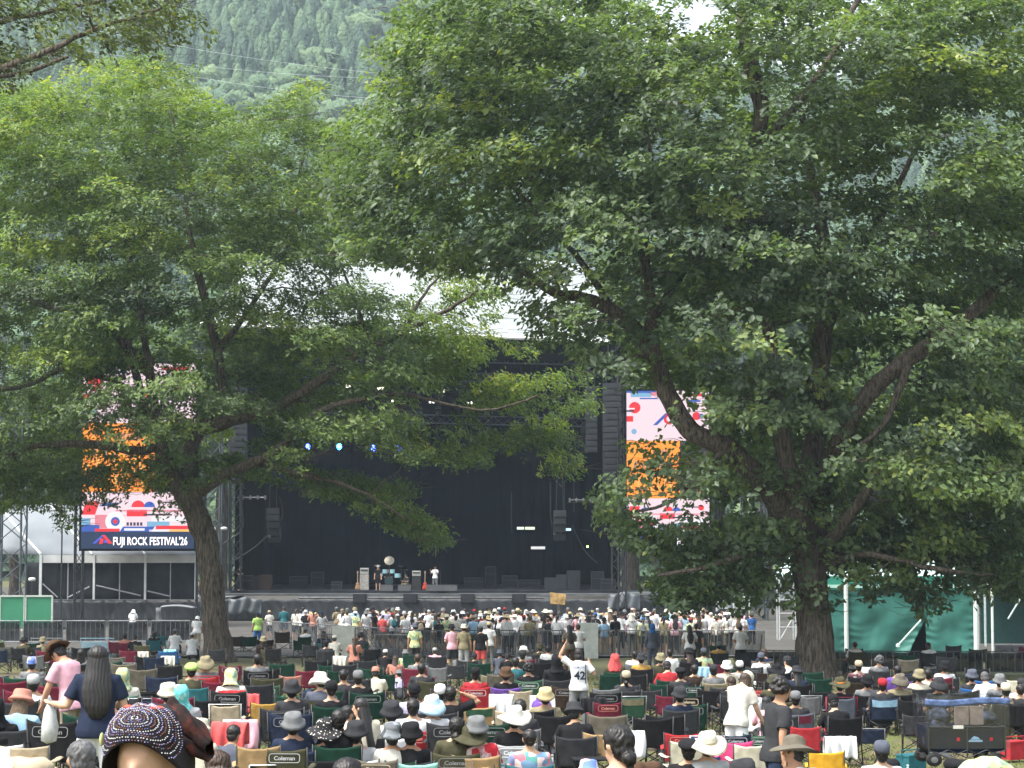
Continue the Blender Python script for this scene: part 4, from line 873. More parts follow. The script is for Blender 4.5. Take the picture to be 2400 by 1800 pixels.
b = MB(); c = P(1377, 1500, 91.5); b.box((0, 0, 0), (.9, .1, 1.5)); b.build('white_panel', mat((.5, .54, .52), .7, .12, 3), loc=(c.x, 91.5, gz(91.5)+.8), label='pale grey panel fixed among the dark barriers', cat='panel')
b = MB(); b.box((0, 0, .55), (.9, .1, 1.5)); b.build('white_panel', mat((.42, .44, .40), .7, .12, 3), loc=(GX(808, 88), 88, gz(88)+.2), label='narrow pale board standing at the left barrier line', cat='panel')
# ---------------------------------------------------------------- people
def remesh(b, vox, noise_amp=0, ns=6, sm=2, name='body'):
    me = b.mesh(name, []); ob = bpy.data.objects.new('t', me); COL.objects.link(ob)
    m = ob.modifiers.new('r', 'REMESH'); m.mode = 'VOXEL'; m.voxel_size = vox; m.use_smooth_shade = True
    if sm: s = ob.modifiers.new('s', 'SMOOTH'); s.iterations = sm; s.factor = .5
    dg = bpy.context.evaluated_depsgraph_get(); out = bpy.data.meshes.new_from_object(ob.evaluated_get(dg))
    bpy.data.objects.remove(ob); bpy.data.meshes.remove(me); out.name = name
    if noise_amp:
        for v in out.vertices:
            c = v.co; q = noise.noise(Vector((c.x*ns, c.y*ns, c.z*ns*.6)))+.6*math.sin(c.z*28+c.x*14+3*noise.noise(c*5))*.35
            v.co = c+v.normal*q*noise_amp
    out.polygons.foreach_set('use_smooth', [True]*len(out.polygons))
    out.materials.clear(); out.materials.append(mat((.5, .5, .5))); return out
def ell(b, c, r, M=None, n=14):
    prof = [(math.sin(math.pi*k/10)+1e-3, -math.cos(math.pi*k/10)) for k in range(11)]
    vs = []; c = Vector(c); S = Matrix.Diagonal(Vector(r)); MM = (M @ S) if M is not None else S; fs = []
    for j, (q, z) in enumerate(prof):
        for k in range(n): a = 2*math.pi*k/n; vs.append(c+MM @ Vector((q*math.cos(a), q*math.sin(a), z)))
    for j in range(10):
        for k in range(n): fs.append((j*n+k, j*n+(k+1) % n, (j+1)*n+(k+1) % n, (j+1)*n+k))
    fs.append(tuple(range(n-1, -1, -1))); fs.append(tuple(10*n+k for k in range(n))); b.add(vs, fs)
V3 = Vector
TORSO = [(-.13, .155, .115), (-.05, .172, .125), (.05, .150, .108), (.14, .140, .100), (.28, .165, .115), (.40, .185, .108), (.455, .175, .092), (.49, .120, .075), (.525, .060, .058)]
def loft_torso(b, M, grow=0, z0=-.2, z1=.6, flare=0):
    rings = [(z, rx+grow+flare*max(0, (.2-z)), ry+grow+flare*max(0, (.2-z))) for z, rx, ry in TORSO if z0 <= z <= z1]
    n = 20; vs = [M @ V3((rx*math.cos(2*math.pi*k/n), ry*math.sin(2*math.pi*k/n), z)) for z, rx, ry in rings for k in range(n)]
    fs = [(j*n+k, j*n+(k+1) % n, (j+1)*n+(k+1) % n, (j+1)*n+k) for j in range(len(rings)-1) for k in range(n)]
    fs.append(tuple(range(n-1, -1, -1))); fs.append(tuple((len(rings)-1)*n+k for k in range(n))); b.add(vs, fs)
def hand(b, w, d, side, curl=.5):
    """palm, four unequal fingers and a thumb from the wrist w along d"""
    d = V3(d).normalized(); u = d.cross(V3((0, 0, 1))); u = u.normalized() if u.length > .2 else V3((1, 0, 0)); u = u*side; nrm = d.cross(u).normalized()*side
    M = Matrix((u, d, nrm)).transposed(); ell(b, w+d*.045, (.040, .052, .018), M, 10)
    for k, (o, l) in enumerate(((-.030, .062), (-.011, .074), (.009, .078), (.028, .068))):
        p = w+d*.08+u*o; q = p+d*l*.45-nrm*curl*.012; r_ = q+d*l*.35*(1-curl*.5)-nrm*l*.4*curl; e_ = r_+d*l*.25*(1-curl)-nrm*l*.3*curl; b.tube([p-d*.02, p, q, r_, e_], [.010, .0098, .009, .0085, .007], 7)
    p = w+d*.03+u*.034; b.tube([p-u*.02, p+u*.008, p+u*.028+d*.028, p+u*.034+d*.052-nrm*.012], [.013, .012, .0105, .008], 7)
class Pose: pass
def make_pose(name, pelvis=(0, 0, .95), lean=0, turn=0, arms=None, legs=None, headtilt=0, headturn=0, curl=.5, vox=.015):
    """directions are for a figure facing +Y; lean>0 leans forward; returns shared meshes and the head frame"""
    T = Matrix.Translation(V3(pelvis)) @ Matrix.Rotation(R(turn), 4, 'Z') @ Matrix.Rotation(R(-lean), 4, 'X')
    b = MB(); sh = MB(); ls = MB(); pa = MB(); so_ = MB(); loft_torso(b, T)
    p = Pose(); HT = T @ Matrix.Translation(V3((0, 0, .50))) @ Matrix.Rotation(R(-headtilt), 4, 'X') @ Matrix.Rotation(R(headturn), 4, 'Z')
    hd = HT @ V3((0, .02, .145)); HM = HT.to_3x3()
    b.tube([T @ V3((0, 0, .44)), HT @ V3((0, .005, .06)), hd], [.062, .052, .05], 12)
    ell(b, hd+HM @ V3((0, -.004, .012)), (.074, .094, .100), HM, 18); ell(b, hd+HM @ V3((0, .024, -.055)), (.052, .060, .060), HM, 14)
    b.tube([hd+HM @ V3((0, .088, .012)), hd+HM @ V3((0, .108, -.026))], [.009, .014], 8)
    for s in (-1, 1): ell(b, hd+HM @ V3((s*.076, -.004, -.010)), (.012, .020, .030), HM, 8); ell(b, hd+HM @ V3((s*.030, .078, .022)), (.020, .012, .008), HM, 8)
    ell(b, hd+HM @ V3((0, .083, -.058)), (.022, .010, .008), HM, 8)
    loft_torso(sh, T, .017, -.14, .50, .10); loft_torso(ls, T, .019, -.14, .50, .11)
    sh.tube([T @ V3((0, 0, .46)), T @ V3((0, 0, .515))], [.085, .072], 12); ls.tube([T @ V3((0, 0, .46)), T @ V3((0, 0, .52))], [.09, .075], 12)
    for i, s in enumerate((-1, 1)):
        S = T @ V3((s*.175, 0, .435)); ua, fa = arms[i]; ua = V3(ua).normalized(); fa = V3(fa).normalized()
        E = S+ua*.285; W = E+fa*.245
        b.tube([T @ V3((s*.12, 0, .43)), S, S+ua*.10, E, E+fa*.08, W, W+fa*.03], [.055, .056, .050, .041, .042, .029, .026], 12); hand(b, W+fa*.01, fa, -s, curl)
        sh.tube([T @ V3((s*.10, 0, .42)), S, S+ua*.11, S+ua*.205], [.075, .072, .072, .078], 14)
        ls.tube([T @ V3((s*.10, 0, .42)), S, E-ua*.03, E, E+fa*.10, W-fa*.005], [.078, .074, .062, .060, .056, .044], 14)
        th, sk = legs[i]; th = V3(th).normalized(); sk = V3(sk).normalized(); H = T @ V3((s*.09, 0, -.05)); K = H+th*.43; A = K+sk*.42
        b.tube([H, H+th*.15, K, K+sk*.12, A], [.088, .082, .056, .056, .037], 12)
        fd = V3((s*.12, 1, 0)).normalized() if abs(sk.z) > .5 else V3((0, .3, .95)); b.tube([A+V3((0, 0, -.01))-fd*.03, A+fd*.08-V3((0, 0, .03)), A+fd*.16-V3((0, 0, .045))], [.038, .036, .026], 9)
        pa.tube([H+V3((-s*.03, 0, .02)), H+th*.12, K, K+sk*.12, A-sk*.03], [.105, .104, .082, .078, .068], 14); so_.tube([H+V3((-s*.03, 0, .02)), H+th*.12, K-th*.02], [.108, .108, .105], 14)
        if i == 0: p.handL = W+fa*.08
        else: p.handR = W+fa*.08
    for q in (pa, so_):
        vs = T; rr = [(-.14, .16, .125), (-.05, .180, .135), (.06, .160, .120)]; n = 16
        q.add([T @ V3((rx*math.cos(2*math.pi*k/n), ry*math.sin(2*math.pi*k/n), z)) for z, rx, ry in rr for k in range(n)], [(j*n+k, j*n+(k+1) % n, (j+1)*n+(k+1) % n, (j+1)*n+k) for j in range(2) for k in range(n)]+[tuple(range(n-1, -1, -1)), tuple(2*n+k for k in range(n))])
    p.body = remesh(b, vox, sm=1, name='body'); p.tee = remesh(sh, .016, .010, 7, name='shirt'); p.long = remesh(ls, .016, .011, 7, name='shirt')
    p.trousers = remesh(pa, .017, .009, 7, name='trousers'); p.shorts = remesh(so_, .017, .005, 7, name='shorts'); p.head = hd; p.HM = HM; p.T = T; p.name = name; return p
DN = (0, .05, -1)
POSES = {
 'stand': make_pose('stand', arms=[((-.22, -.02, -1), (-.05, .25, -1)), ((.22, -.02, -1), (.05, .25, -1))], legs=[((-.06, 0, -1), (-.02, -.03, -1)), ((.06, 0, -1), (.02, -.03, -1))]),
 'hold_left': make_pose('hold_left', turn=4, arms=[((-.42, .02, -.9), (-.62, .75, .05)), ((.3, .1, -1), (-.5, .8, .1))], legs=[((-.08, 0, -1), (-.02, -.03, -1)), ((.06, 0, -1), (.02, -.03, -1))], headtilt=3),
 'stand_fold': make_pose('stand_fold', lean=3, turn=8, arms=[((-.3, .1, -1), (.75, .8, .15)), ((.3, .1, -1), (-.75, .8, .2))], legs=[((-.10, .05, -1), (-.02, -.06, -1)), ((.12, .0, -1), (.02, -.03, -1))], headtilt=4),
 'stand_phone': make_pose('stand_phone', arms=[((-.35, .35, -.7), (.35, .6, .8)), ((.35, .35, -.7), (-.25, .6, .9))], legs=[((-.1, 0, -1), (-.02, -.03, -1)), ((.07, 0, -1), (.02, -.03, -1))], headtilt=-6),
 'stand_armup': make_pose('stand_armup', arms=[((-.72, .12, .52), (.42, -.05, .9)), ((.55, .0, -.75), (-.3, .35, .7))], legs=[((-.1, 0, -1), (-.02, -.03, -1)), ((.07, 0, -1), (.02, -.03, -1))], headtilt=8),
 'walk': make_pose('walk', lean=4, arms=[((-.2, .25, -1), (-.02, .5, -.9)), ((.2, -.3, -1), (.05, .05, -1))], legs=[((-.05, .35, -1), (0, -.1, -1)), ((.05, -.25, -1), (0, -.45, -1))], headtilt=6),
 'look_down': make_pose('look_down', lean=14, arms=[((-.2, .35, -1), (.15, .5, -.9)), ((.2, .3, -1), (-.1, .65, -.7))], legs=[((-.06, 0, -1), (-.02, -.03, -1)), ((.06, .0, -1), (.02, -.03, -1))], headtilt=34),
 'sit': make_pose('sit', (0, -.02, .37), -9, arms=[((-.28, .25, -1), (-.05, 1, -.1)), ((.28, .25, -1), (.05, 1, -.1))], legs=[((-.14, 1, .22), (-.03, .35, -1)), ((.14, 1, .22), (.03, .35, -1))], headtilt=-6),
 'sit_lean': make_pose('sit_lean', (0, .02, .37), 12, 6, arms=[((-.25, .6, -.9), (.3, .8, .1)), ((.3, .5, -.9), (-.3, .8, .2))], legs=[((-.2, 1, .22), (-.03, .3, -1)), ((.14, 1, .22), (.03, .2, -1))], headtilt=8, headturn=-18),
 'sit_armback': make_pose('sit_armback', (0, -.02, .37), -12, arms=[((-.85, .05, .35), (.85, -.1, .35)), ((.85, .05, .35), (-.85, -.1, .35))], legs=[((-.14, 1, .22), (-.03, .4, -1)), ((.14, 1, .22), (.03, .4, -1))], headtilt=-4),
 'sit_ground': make_pose('sit_ground', (0, 0, .15), 14, arms=[((-.25, .6, -.8), (.35, .7, .1)), ((.25, .6, -.8), (-.35, .7, .1))], legs=[((-.18, .8, .62), (-.03, .35, -1)), ((.18, .8, .62), (.03, .35, -1))], headtilt=-4),
 'sit_turn': make_pose('sit_turn', (0, 0, .37), 3, -8, arms=[((-.25, .5, -.8), (.2, .9, .25)), ((.3, .35, -.9), (-.1, .9, .3))], legs=[((-.14, 1, .22), (-.03, .35, -1)), ((.14, 1, .22), (.03, .35, -1))], headtilt=2, headturn=48),
}
# headgear and hair, modelled round the head centre (face toward +Y)
def hairmesh(kind, seed=0):
    b = MB(); I = Matrix.Identity(3)
    if kind == 'short': ell(b, (0, -.014, .030), (.085, .096, .092), I, 18); ell(b, (0, -.042, -.03), (.070, .060, .070), I, 14)
    elif kind == 'crop': ell(b, (0, -.016, .030), (.080, .090, .084), I, 18); ell(b, (0, -.045, -.02), (.062, .052, .052), I, 14)
    elif kind == 'bob': ell(b, (0, -.014, .028), (.092, .100, .096), I, 18); ell(b, (0, -.045, -.06), (.092, .066, .090), I, 16); 
    elif kind == 'long':
        ell(b, (0, -.014, .028), (.090, .100, .096), I, 18)
        rg = [(.06, -.02, .07, .075), (0, -.03, .088, .078), (-.06, -.04, .096, .078), (-.14, -.06, .108, .072), (-.22, -.085, .122, .062), (-.30, -.105, .130, .052), (-.38, -.118, .126, .046), (-.46, -.125, .108, .040), (-.53, -.125, .080, .032), (-.58, -.12, .045, .02)]; n = 20
        b.add([(rx*math.cos(2*math.pi*k/n), y+ry*math.sin(2*math.pi*k/n), z) for z, y, rx, ry in rg for k in range(n)], [(j*n+k, j*n+(k+1) % n, (j+1)*n+(k+1) % n, (j+1)*n+k) for j in range(len(rg)-1) for k in range(n)]+[tuple(range(n-1, -1, -1)), tuple((len(rg)-1)*n+k for k in range(n))])
    elif kind == 'bun': ell(b, (0, -.014, .028), (.088, .100, .094), I, 18); ell(b, (0, -.05, -.03), (.070, .060, .070), I, 14); ell(b, (-.01, -.115, -.075), (.045, .042, .042), I, 12); b.tube([(0, -.1, -.09), (.01, -.11, -.16)], [.03, .012], 8)
    elif kind == 'ponytail': ell(b, (0, -.014, .028), (.086, .098, .092), I, 18); ell(b, (0, -.05, -.03), (.070, .060, .070), I, 14); b.tube([(0, -.105, .02), (0, -.15, -.04), (0, -.15, -.16), (.01, -.14, -.27)], [.03, .038, .034, .010], 8)
    elif kind == 'curly':
        r = random.Random(4); ell(b, (0, -.02, .035), (.098, .108, .105), I, 16)
        for k in range(46): a, q = r.random()*6.28, r.uniform(-.5, 1); ell(b, (.095*math.cos(a)*math.sqrt(1-q*q), -.03+.10*math.sin(a)*math.sqrt(1-q*q)-(.03 if math.sin(a) > 0 else 0), .03+.11*q), (.032, .032, .03), I, 7)
    me = remesh(b, .008, 0, sm=1, name='hair')
    for v in me.vertices:
        if kind == 'long': c = v.co; v.co = c+v.normal*(.0022*math.sin(c.x*210+6*noise.noise(c*6))+.003*noise.noise(c*9)); c = v.co; v.co.y = min(c.y, .05) if c.z < .03 else c.y; continue
        c = v.co; v.co = c+v.normal*(.0035*(.5 if kind == 'long' else 1)*math.sin(math.atan2(c.x, -c.y+.02)*34+9*noise.noise(c*14))+(.002 if kind == 'long' else .006)*noise.noise(c*30))
        if c.y > .045 and c.z < .035: v.co.y = .045+(c.y-.045)*.2; 
    return me
HAIR = {k: hairmesh(k) for k in ('short', 'crop', 'bob', 'long', 'bun', 'ponytail', 'curly')}
def hatmesh(kind):
    b = MB(); W = .004
    def both(out, wob=0, sx=1, sy=1.14):
        b.lathe(out+[(r*.985-.002, z-.004) for r, z in reversed(out)], (0, -.008, .0), 28, sx, sy, None, wob)
    if kind == 'bucket': both([(.145, .000), (.128, .024), (.108, .052), (.104, .060), (.098, .110), (.088, .130), (.05, .142), (.002, .145)], .05)
    elif kind == 'sun': both([(.215, .010), (.19, .022), (.14, .044), (.108, .052), (.100, .062), (.094, .118), (.080, .140), (.05, .150), (.002, .148)], .12)
    elif kind == 'floppy': both([(.185, -.050), (.175, -.020), (.150, .030), (.112, .056), (.100, .066), (.094, .120), (.078, .140), (.002, .146)], .10)
    elif kind == 'fedora': both([(.175, .040), (.165, .034), (.12, .036), (.101, .042), (.099, .062), (.092, .135), (.075, .150), (.04, .140), (.002, .138)], .14)
    elif kind in ('cap', 'beanie', 'beret'):
        both([(.090, .012), (.093, .040), (.090, .080), (.072, .112), (.04, .128), (.002, .132)] if kind != 'beret' else [(.09, .02), (.115, .05), (.118, .075), (.08, .11), (.002, .122)])
        if kind == 'cap':
            n = 10; vs = []
            for i in range(n+1):
                a = math.pi*(i/n); 
                for q, dz in ((1, .022), (1.0, .016)): vs.append((.078*math.cos(a), -.008+.095*math.sin(a), dz)); 
                ex = .085*math.sin(a)**.6; 
                for dz in (.010, .004): vs.append((.080*math.cos(a), -.008+.095*math.sin(a)+ex, dz-.012*math.sin(a)))
            fs = [];
            for i in range(n): q = i*4; fs += [(q, q+4, q+6, q+2), (q+1, q+3, q+7, q+5), (q+2, q+6, q+7, q+3)]
            b.add(vs, fs); b.lathe([(.001, .140), (.008, .136), (.009, .131)], (0, 0, 0), 8)
        if kind == 'beanie': b.lathe([(.094, .004), (.098, .014), (.098, .036), (.093, .044)], (0, -.008, 0), 26, 1, 1.14)
    elif kind in ('towel', 'hood'):
        b = MB(); 
        if kind == 'towel':
            pr = [(.010, .125), (.07, .108), (.098, .06), (.108, .0), (.125, -.08), (.16, -.18), (.175, -.24)]
            b.grid(lambda u, v: (lambda r, z, a: V3((r*math.cos(a)*1.0, r*math.sin(a)*.95-.012, z+.012*math.sin(a*9))))(*[np.interp(v*6, range(7), [q[k] for q in pr]) for k in (0, 1)], R(205)+R(-230)*(u) if False else R(-220)+R(260)*u), 44, 14)
        else:
            pr = [(.012, .135), (.06, .122), (.100, .07), (.108, .0), (.100, -.08), (.11, -.14), (.15, -.19)]
            b.grid(lambda u, v: (lambda r, z, a: V3((r*math.cos(a), r*math.sin(a)*1.05-.018, z)))(*[np.interp(v*6, range(7), [q[k] for q in pr]) for k in (0, 1)], R(-215)+R(250)*u), 36, 12)
    me = b.mesh('hat', [mat((.5, .5, .5))], True)
    for v in me.vertices: c = v.co; v.co = c+V3((noise.noise(c*16), noise.noise(c*16+V3((5, 0, 0))), noise.noise(c*13+V3((0, 7, 0)))))*(.006 if kind not in ('towel', 'hood') else .012)
    return me
HATS = {k: hatmesh(k) for k in ('bucket', 'sun', 'floppy', 'fedora', 'cap', 'beanie', 'beret', 'towel', 'hood')}
def bandmesh():
    b = MB(); b.lathe([(.1015, .050), (.1035, .056), (.1025, .068), (.0995, .072)], (0, -.008, 0), 28, 1, 1.14); return b.mesh('hat_band', [mat((.5, .5, .5))], True)
BANDM = bandmesh()
COLR = {'white': (.68, .69, .70), 'offwhite': (.58, .56, .50), 'cream': (.60, .56, .44), 'black': (.014, .014, .016), 'charcoal': (.035, .036, .040), 'grey': (.16, .165, .17), 'light grey': (.36, .37, .38),
 'navy': (.018, .026, .052), 'blue': (.03, .11, .30), 'light blue': (.28, .45, .60), 'sky blue': (.42, .60, .70), 'teal': (.025, .12, .14), 'green': (.035, .095, .055), 'dark green': (.010, .040, .026), 'mint': (.28, .58, .50), 'lime': (.35, .55, .15),
 'olive': (.065, .062, .035), 'khaki': (.24, .21, .13), 'beige': (.42, .35, .25), 'tan': (.36, .24, .12), 'brown': (.085, .050, .030), 'dark brown': (.035, .022, .016), 'maroon': (.14, .018, .035), 'red': (.36, .028, .035), 'pink': (.68, .38, .45), 'hot pink': (.70, .07, .22), 'purple': (.14, .07, .30),
 'orange': (.75, .25, .03), 'yellow': (.68, .36, .03), 'mustard': (.42, .25, .06), 'straw': (.50, .40, .22), 'lilac': (.45, .42, .58), 'slate': (.085, .095, .125), 'taupe': (.13, .115, .09), 'coral': (.62, .10, .10), 'salmon': (.45, .2, .15)}
SKIN = [(.50, .29, .19), (.42, .235, .15), (.56, .35, .24)]
def cloth(col, key=''):
    c = COLR[col] if isinstance(col, str) else col
    return mat(c, .9, .10, 9, spec=.15, bump=.25)
def print_mat(kind):
    k = 'print'+kind
    if k in _MC: return _MC[k]
    m = bpy.data.materials.new('printed_cloth'); m.use_nodes = True; n = m.node_tree; b = n.nodes['Principled BSDF']; b.inputs['Roughness'].default_value = .9
    tc = n.nodes.new('ShaderNodeTexCoord'); vo = n.nodes.new('ShaderNodeTexVoronoi'); cr = n.nodes.new('ShaderNodeValToRGB'); cr.color_ramp.interpolation = 'CONSTANT'
    sc, cols, out = {'floral': (13, [(.62, .16, .20), (.16, .28, .42), (.70, .52, .50), (.10, .30, .28), (.72, .30, .34), (.22, .25, .45)], 'Color'), 'redwhite': (17, [(.55, .02, .035), (.55, .02, .035), (.68, .55, .52), (.50, .03, .04), (.6, .3, .3)], 'Color'),
        'tiedye': (9, [(.5, .5, .62), (.12, .2, .55), (.60, .35, .5), (.55, .6, .66)], 'Color'), 'plaid': (26, [(.09, .02, .03), (.02, .02, .03), (.16, .06, .06), (.28, .2, .2)], 'Color'), 'dots': (46, [(.012, .012, .014)], 'Distance'),
        'camo': (12, [(.09, .08, .05), (.20, .17, .11), (.05, .05, .035), (.26, .23, .17)], 'Color'), 'leafy': (15, [(.30, .42, .30), (.5, .55, .3), (.55, .5, .2), (.2, .3, .2)], 'Color'), 'greycamo': (12, [(.06, .07, .08), (.20, .22, .24), (.11, .12, .13), (.34, .36, .38)], 'Color'), 'aqua': (22, [(.16, .58, .55), (.35, .72, .68), (.12, .48, .5)], 'Color')}[kind]
    vo.inputs['Scale'].default_value = sc; n.links.new(tc.outputs['Object'], vo.inputs['Vector'])
    if out == 'Distance':
        e = cr.color_ramp.elements; e[0].position = 0; e[0].color = (.6, .55, .5, 1); e[1].position = .27; e[1].color = (*cols[0], 1); n.links.new(vo.outputs['Distance'], cr.inputs[0]); vo.inputs['Scale'].default_value = 30
    else:
        sep = n.nodes.new('ShaderNodeSeparateColor'); n.links.new(vo.outputs['Color'], sep.inputs[0]); n.links.new(sep.outputs[0], cr.inputs[0]); el_ = cr.color_ramp.elements; el_[0].color = (*cols[0], 1); el_[0].position = 0; el_[1].position = 1/len(cols); el_[1].color = (*cols[1], 1)
        for i in range(2, len(cols)): q = el_.new(i/len(cols)); q.color = (*cols[i], 1)
    n.links.new(cr.outputs[0], b.inputs['Base Color']); _MC[k] = m; return m
PRINTS = ('floral', 'redwhite', 'tiedye', 'plaid', 'dots', 'camo', 'leafy', 'greycamo', 'aqua')
def gm(c): return print_mat(c) if c in PRINTS else cloth(c)
def setmat(o, m): o.material_slots[0].link = 'OBJECT'; o.material_slots[0].material = m; return o
HAIRM = {'black': mat((.012, .010, .010), .5, .2, 30, spec=.45), 'brown': mat((.045, .026, .016), .5, .2, 30, spec=.4), 'grey': mat((.10, .10, .105), .55, .3, 40, spec=.4), 'light brown': mat((.12, .075, .04), .5, .2, 30, spec=.4), 'white': mat((.45, .44, .40), .6, .2, 30)}
PR = {'floral': 'bright floral', 'redwhite': 'red and white patterned', 'tiedye': 'pastel patterned', 'plaid': 'dark plaid', 'dots': 'black dotted', 'camo': 'camouflage', 'leafy': 'leaf patterned', 'greycamo': 'grey camouflage', 'aqua': 'aqua printed'}
def cn(c): return PR.get(c, c)
HN = {'bucket': 'bucket hat', 'sun': 'wide brimmed hat', 'floppy': 'drooping sun hat', 'fedora': 'brimmed hat', 'cap': 'cap', 'beanie': 'beanie', 'beret': 'beret', 'towel': 'towel over the head', 'hood': 'hood up'}
def person(px, D, pose='sit', shirt='white', pants='charcoal', hat=None, hatc='black', hair='short', hairc='black', rz=0, sleeve='tee', shorts=False, sc=1.0, skin=None, label=None, where='', group=None, z=None, band=None, bag=None, lift=0):
    p = POSES[pose]; z0 = gz(D, GX(px, D)) if z is None else z; r = root = empty('person', (GX(px, D), D, z0+lift), R(rz)); r.scale = (sc, sc, sc)
    sk = mat(SKIN[skin if skin is not None else random.randrange(3)], .75, .08, 10, spec=.18)
    b_ = setmat(link('body', p.body, r), sk); setmat(link('shirt', p.tee if sleeve == 'tee' else p.long, r), gm(shirt)); setmat(link('shorts' if shorts else 'trousers', p.shorts if shorts else p.trousers, r), gm(pants))
    M = Matrix.Translation(p.head) @ p.HM.to_4x4()
    if hair: h = setmat(link('hair', HAIR[hair], r), HAIRM[hairc]); h.matrix_local = M if not (hair == 'long' and pose in ('look_down', 'sit_lean')) else Matrix.Translation(p.head) @ Matrix.Rotation(R(-8), 4, 'X')
    if hat:
        h = setmat(link('hat' if hat not in ('towel', 'hood') else hat, HATS[hat], r), gm(hatc)); h.matrix_local = M @ Matrix.Translation((0, 0, .012)) @ Matrix.Rotation(random.uniform(-.08, .08), 4, 'X')
        if band: q = setmat(link('hat_band', BANDM, h), gm(band))
        if hat in ('towel', 'hood'): shell(h, .006)
    if bag:
        q = setmat(link('backpack', BAGM, r), cloth(bag)); q.matrix_local = p.T @ Matrix.Translation((0, -.19, .24))
    act = {'stand': 'standing', 'hold_left': 'standing', 'stand_fold': 'arms folded', 'stand_phone': 'hands raised', 'stand_armup': 'arm raised', 'walk': 'walking', 'look_down': 'bending', 'sit': 'seated', 'sit_lean': 'seated leaning', 'sit_armback': 'hands behind head', 'sit_ground': 'on the ground', 'sit_turn': 'sideways glancing'}[pose]
    hd = ('%s %s' % (cn(hatc), HN[hat])) if hat else ('%s %s hair' % (hairc, {'short': 'short', 'crop': 'cropped', 'bob': 'bobbed', 'long': 'long', 'bun': 'tied', 'ponytail': 'ponytail', 'curly': 'curly'}[hair or 'short']))
    desc = label or '%s person, %s top, %s%s' % (act, cn(shirt), hd, (', '+where) if where else '')
    tag(r, desc, 'person', None, None); LAB.append((r, desc, px, label is not None)); 
    if group: r['group'] = group
    return r
def bagmesh():
    b = MB(); ell(b, (0, 0, 0), (.15, .09, .22), None, 14); ell(b, (0, -.06, -.07), (.11, .05, .10), None, 12); b.tube([(-.09, .07, .16), (-.11, .16, .20), (-.11, .2, .1), (-.1, .1, -.12)], .018, 6); b.tube([(.09, .07, .16), (.11, .16, .20), (.11, .2, .1), (.1, .1, -.12)], .018, 6)
    return remesh(b, .012, .004, 9, name='backpack')
BAGM = bagmesh()
# ---------------------------------------------------------------- folding chairs
def chair_meshes():
    o = chair_meshes_(); o['back'] = solid(o['back'], .008); o['seat'] = solid(o['seat'], .01); o['arm'] = solid(o['arm'], .01); return o
def chair_meshes_():
    out = {}
    b = MB()
    def back(u, v):
        x = (u-.5)*(.56-.05*(1-v)); sag = .045*(1-(2*u-1)**2)*(v**3)
        return V3((x, -.27-.06*v-.035*(1-(2*u-1)**2)+.004*math.sin(u*22+v*5)+.014*noise.noise(V3((u*3.5, v*2.5, 4)))+.008*math.sin(v*9+u*14)*max(0, 1-v*1.6), .40+.50*v-sag+.01*noise.noise(V3((u*4, 0, v*.5)))*v))
    b.grid(back, 16, 12); out['back'] = b.mesh('backrest', [mat((.5, .5, .5))], True)
    b = MB(); b.grid(lambda u, v: back(.08+.84*u, .60+.33*v)+V3((0, -.012, 0)), 12, 4); out['panel'] = b.mesh('panel', [mat((.5, .5, .5))], True)
    b = MB(); b.grid(lambda u, v: V3(((u-.5)*.54, -.28+.50*v, .42-.05*(1-(2*u-1)**2)*math.sin(v*3.14)+.02*v)), 10, 10); out['seat'] = b.mesh('seat', [mat((.5, .5, .5))], True)
    b = MB()
    for s in (-1, 1):
        b.tube([(s*.29, -.30, .02), (s*.275, -.275, .42), (s*.285, -.335, .91)], .011, 6); b.tube([(s*.29, .24, .02), (s*.29, .22, .62)], .011, 6)
        b.tube([(s*.29, -.29, .03), (s*.27, .22, .41)], .010, 5); b.tube([(s*.29, .23, .03), (s*.27, -.27, .41)], .010, 5)
        b.lathe([(.02, 0), (.022, .03)], (s*.29, -.30, 0), 6); b.lathe([(.02, 0), (.022, .03)], (s*.29, .24, 0), 6)
    b.tube([(-.28, -.30, .03), (.27, -.275, .40)], .010, 5); b.tube([(.28, -.30, .03), (-.27, -.275, .40)], .010, 5); b.tube([(-.28, .24, .03), (.27, .22, .40)], .010, 5); b.tube([(.28, .24, .03), (-.27, .22, .40)], .010, 5)
    out['frame'] = b.mesh('frame', [mat((.5, .5, .5))], True)
    b = MB(); b.grid(lambda u, v: V3((-.33+.08*u, -.31+.56*v, .63-.015*math.sin(v*3.14)-.02*abs(2*u-1))), 4, 8); out['arm'] = b.mesh('armrest', [mat((.5, .5, .5))], True)
    b = MB()  # straight wooden/alu rim for director style chairs
    b.tube([(-.27, -.30, .40), (-.28, -.34, .90), (.28, -.34, .90), (.27, -.30, .40)], .013, 6); out['rim'] = b.mesh('rim', [mat((.5, .5, .5))], True)
    return out
CH = chair_meshes()
def logo_mesh():
    t = text_mesh('Coleman', .078, 0, .018, .95); xs = [v.co.x for v in t.vertices]; w_ = max(xs)
    b = MB(); b.v = [(v.co.x-w_/2, 0, v.co.y-.026) for v in t.vertices]; b.f = [tuple(p.vertices) for p in t.polygons]; b.mi = [0]*len(b.f)
    W, H, r, n = .19, .055, .03, 5; ring = []
    for cx, cz, a0 in ((W-r, H-r, 0), (-W+r, H-r, 90), (-W+r, -H+r, 180), (W-r, -H+r, 270)):
        for k in range(n+1): a = R(a0+90*k/n); ring.append((cx+r*math.cos(a), cz+r*math.sin(a), math.cos(a), math.sin(a)))
    m = len(ring); vs = [(x, 0, z) for x, z, c, s in ring]+[(x+.009*c, 0, z+.009*s) for x, z, c, s in ring]
    b.add(vs, [(k, (k+1) % m, m+(k+1) % m, m+k) for k in range(m)])
    bpy.data.meshes.remove(t); return b.mesh('logo', [mat((.5, .5, .5))])
LOGO = logo_mesh()
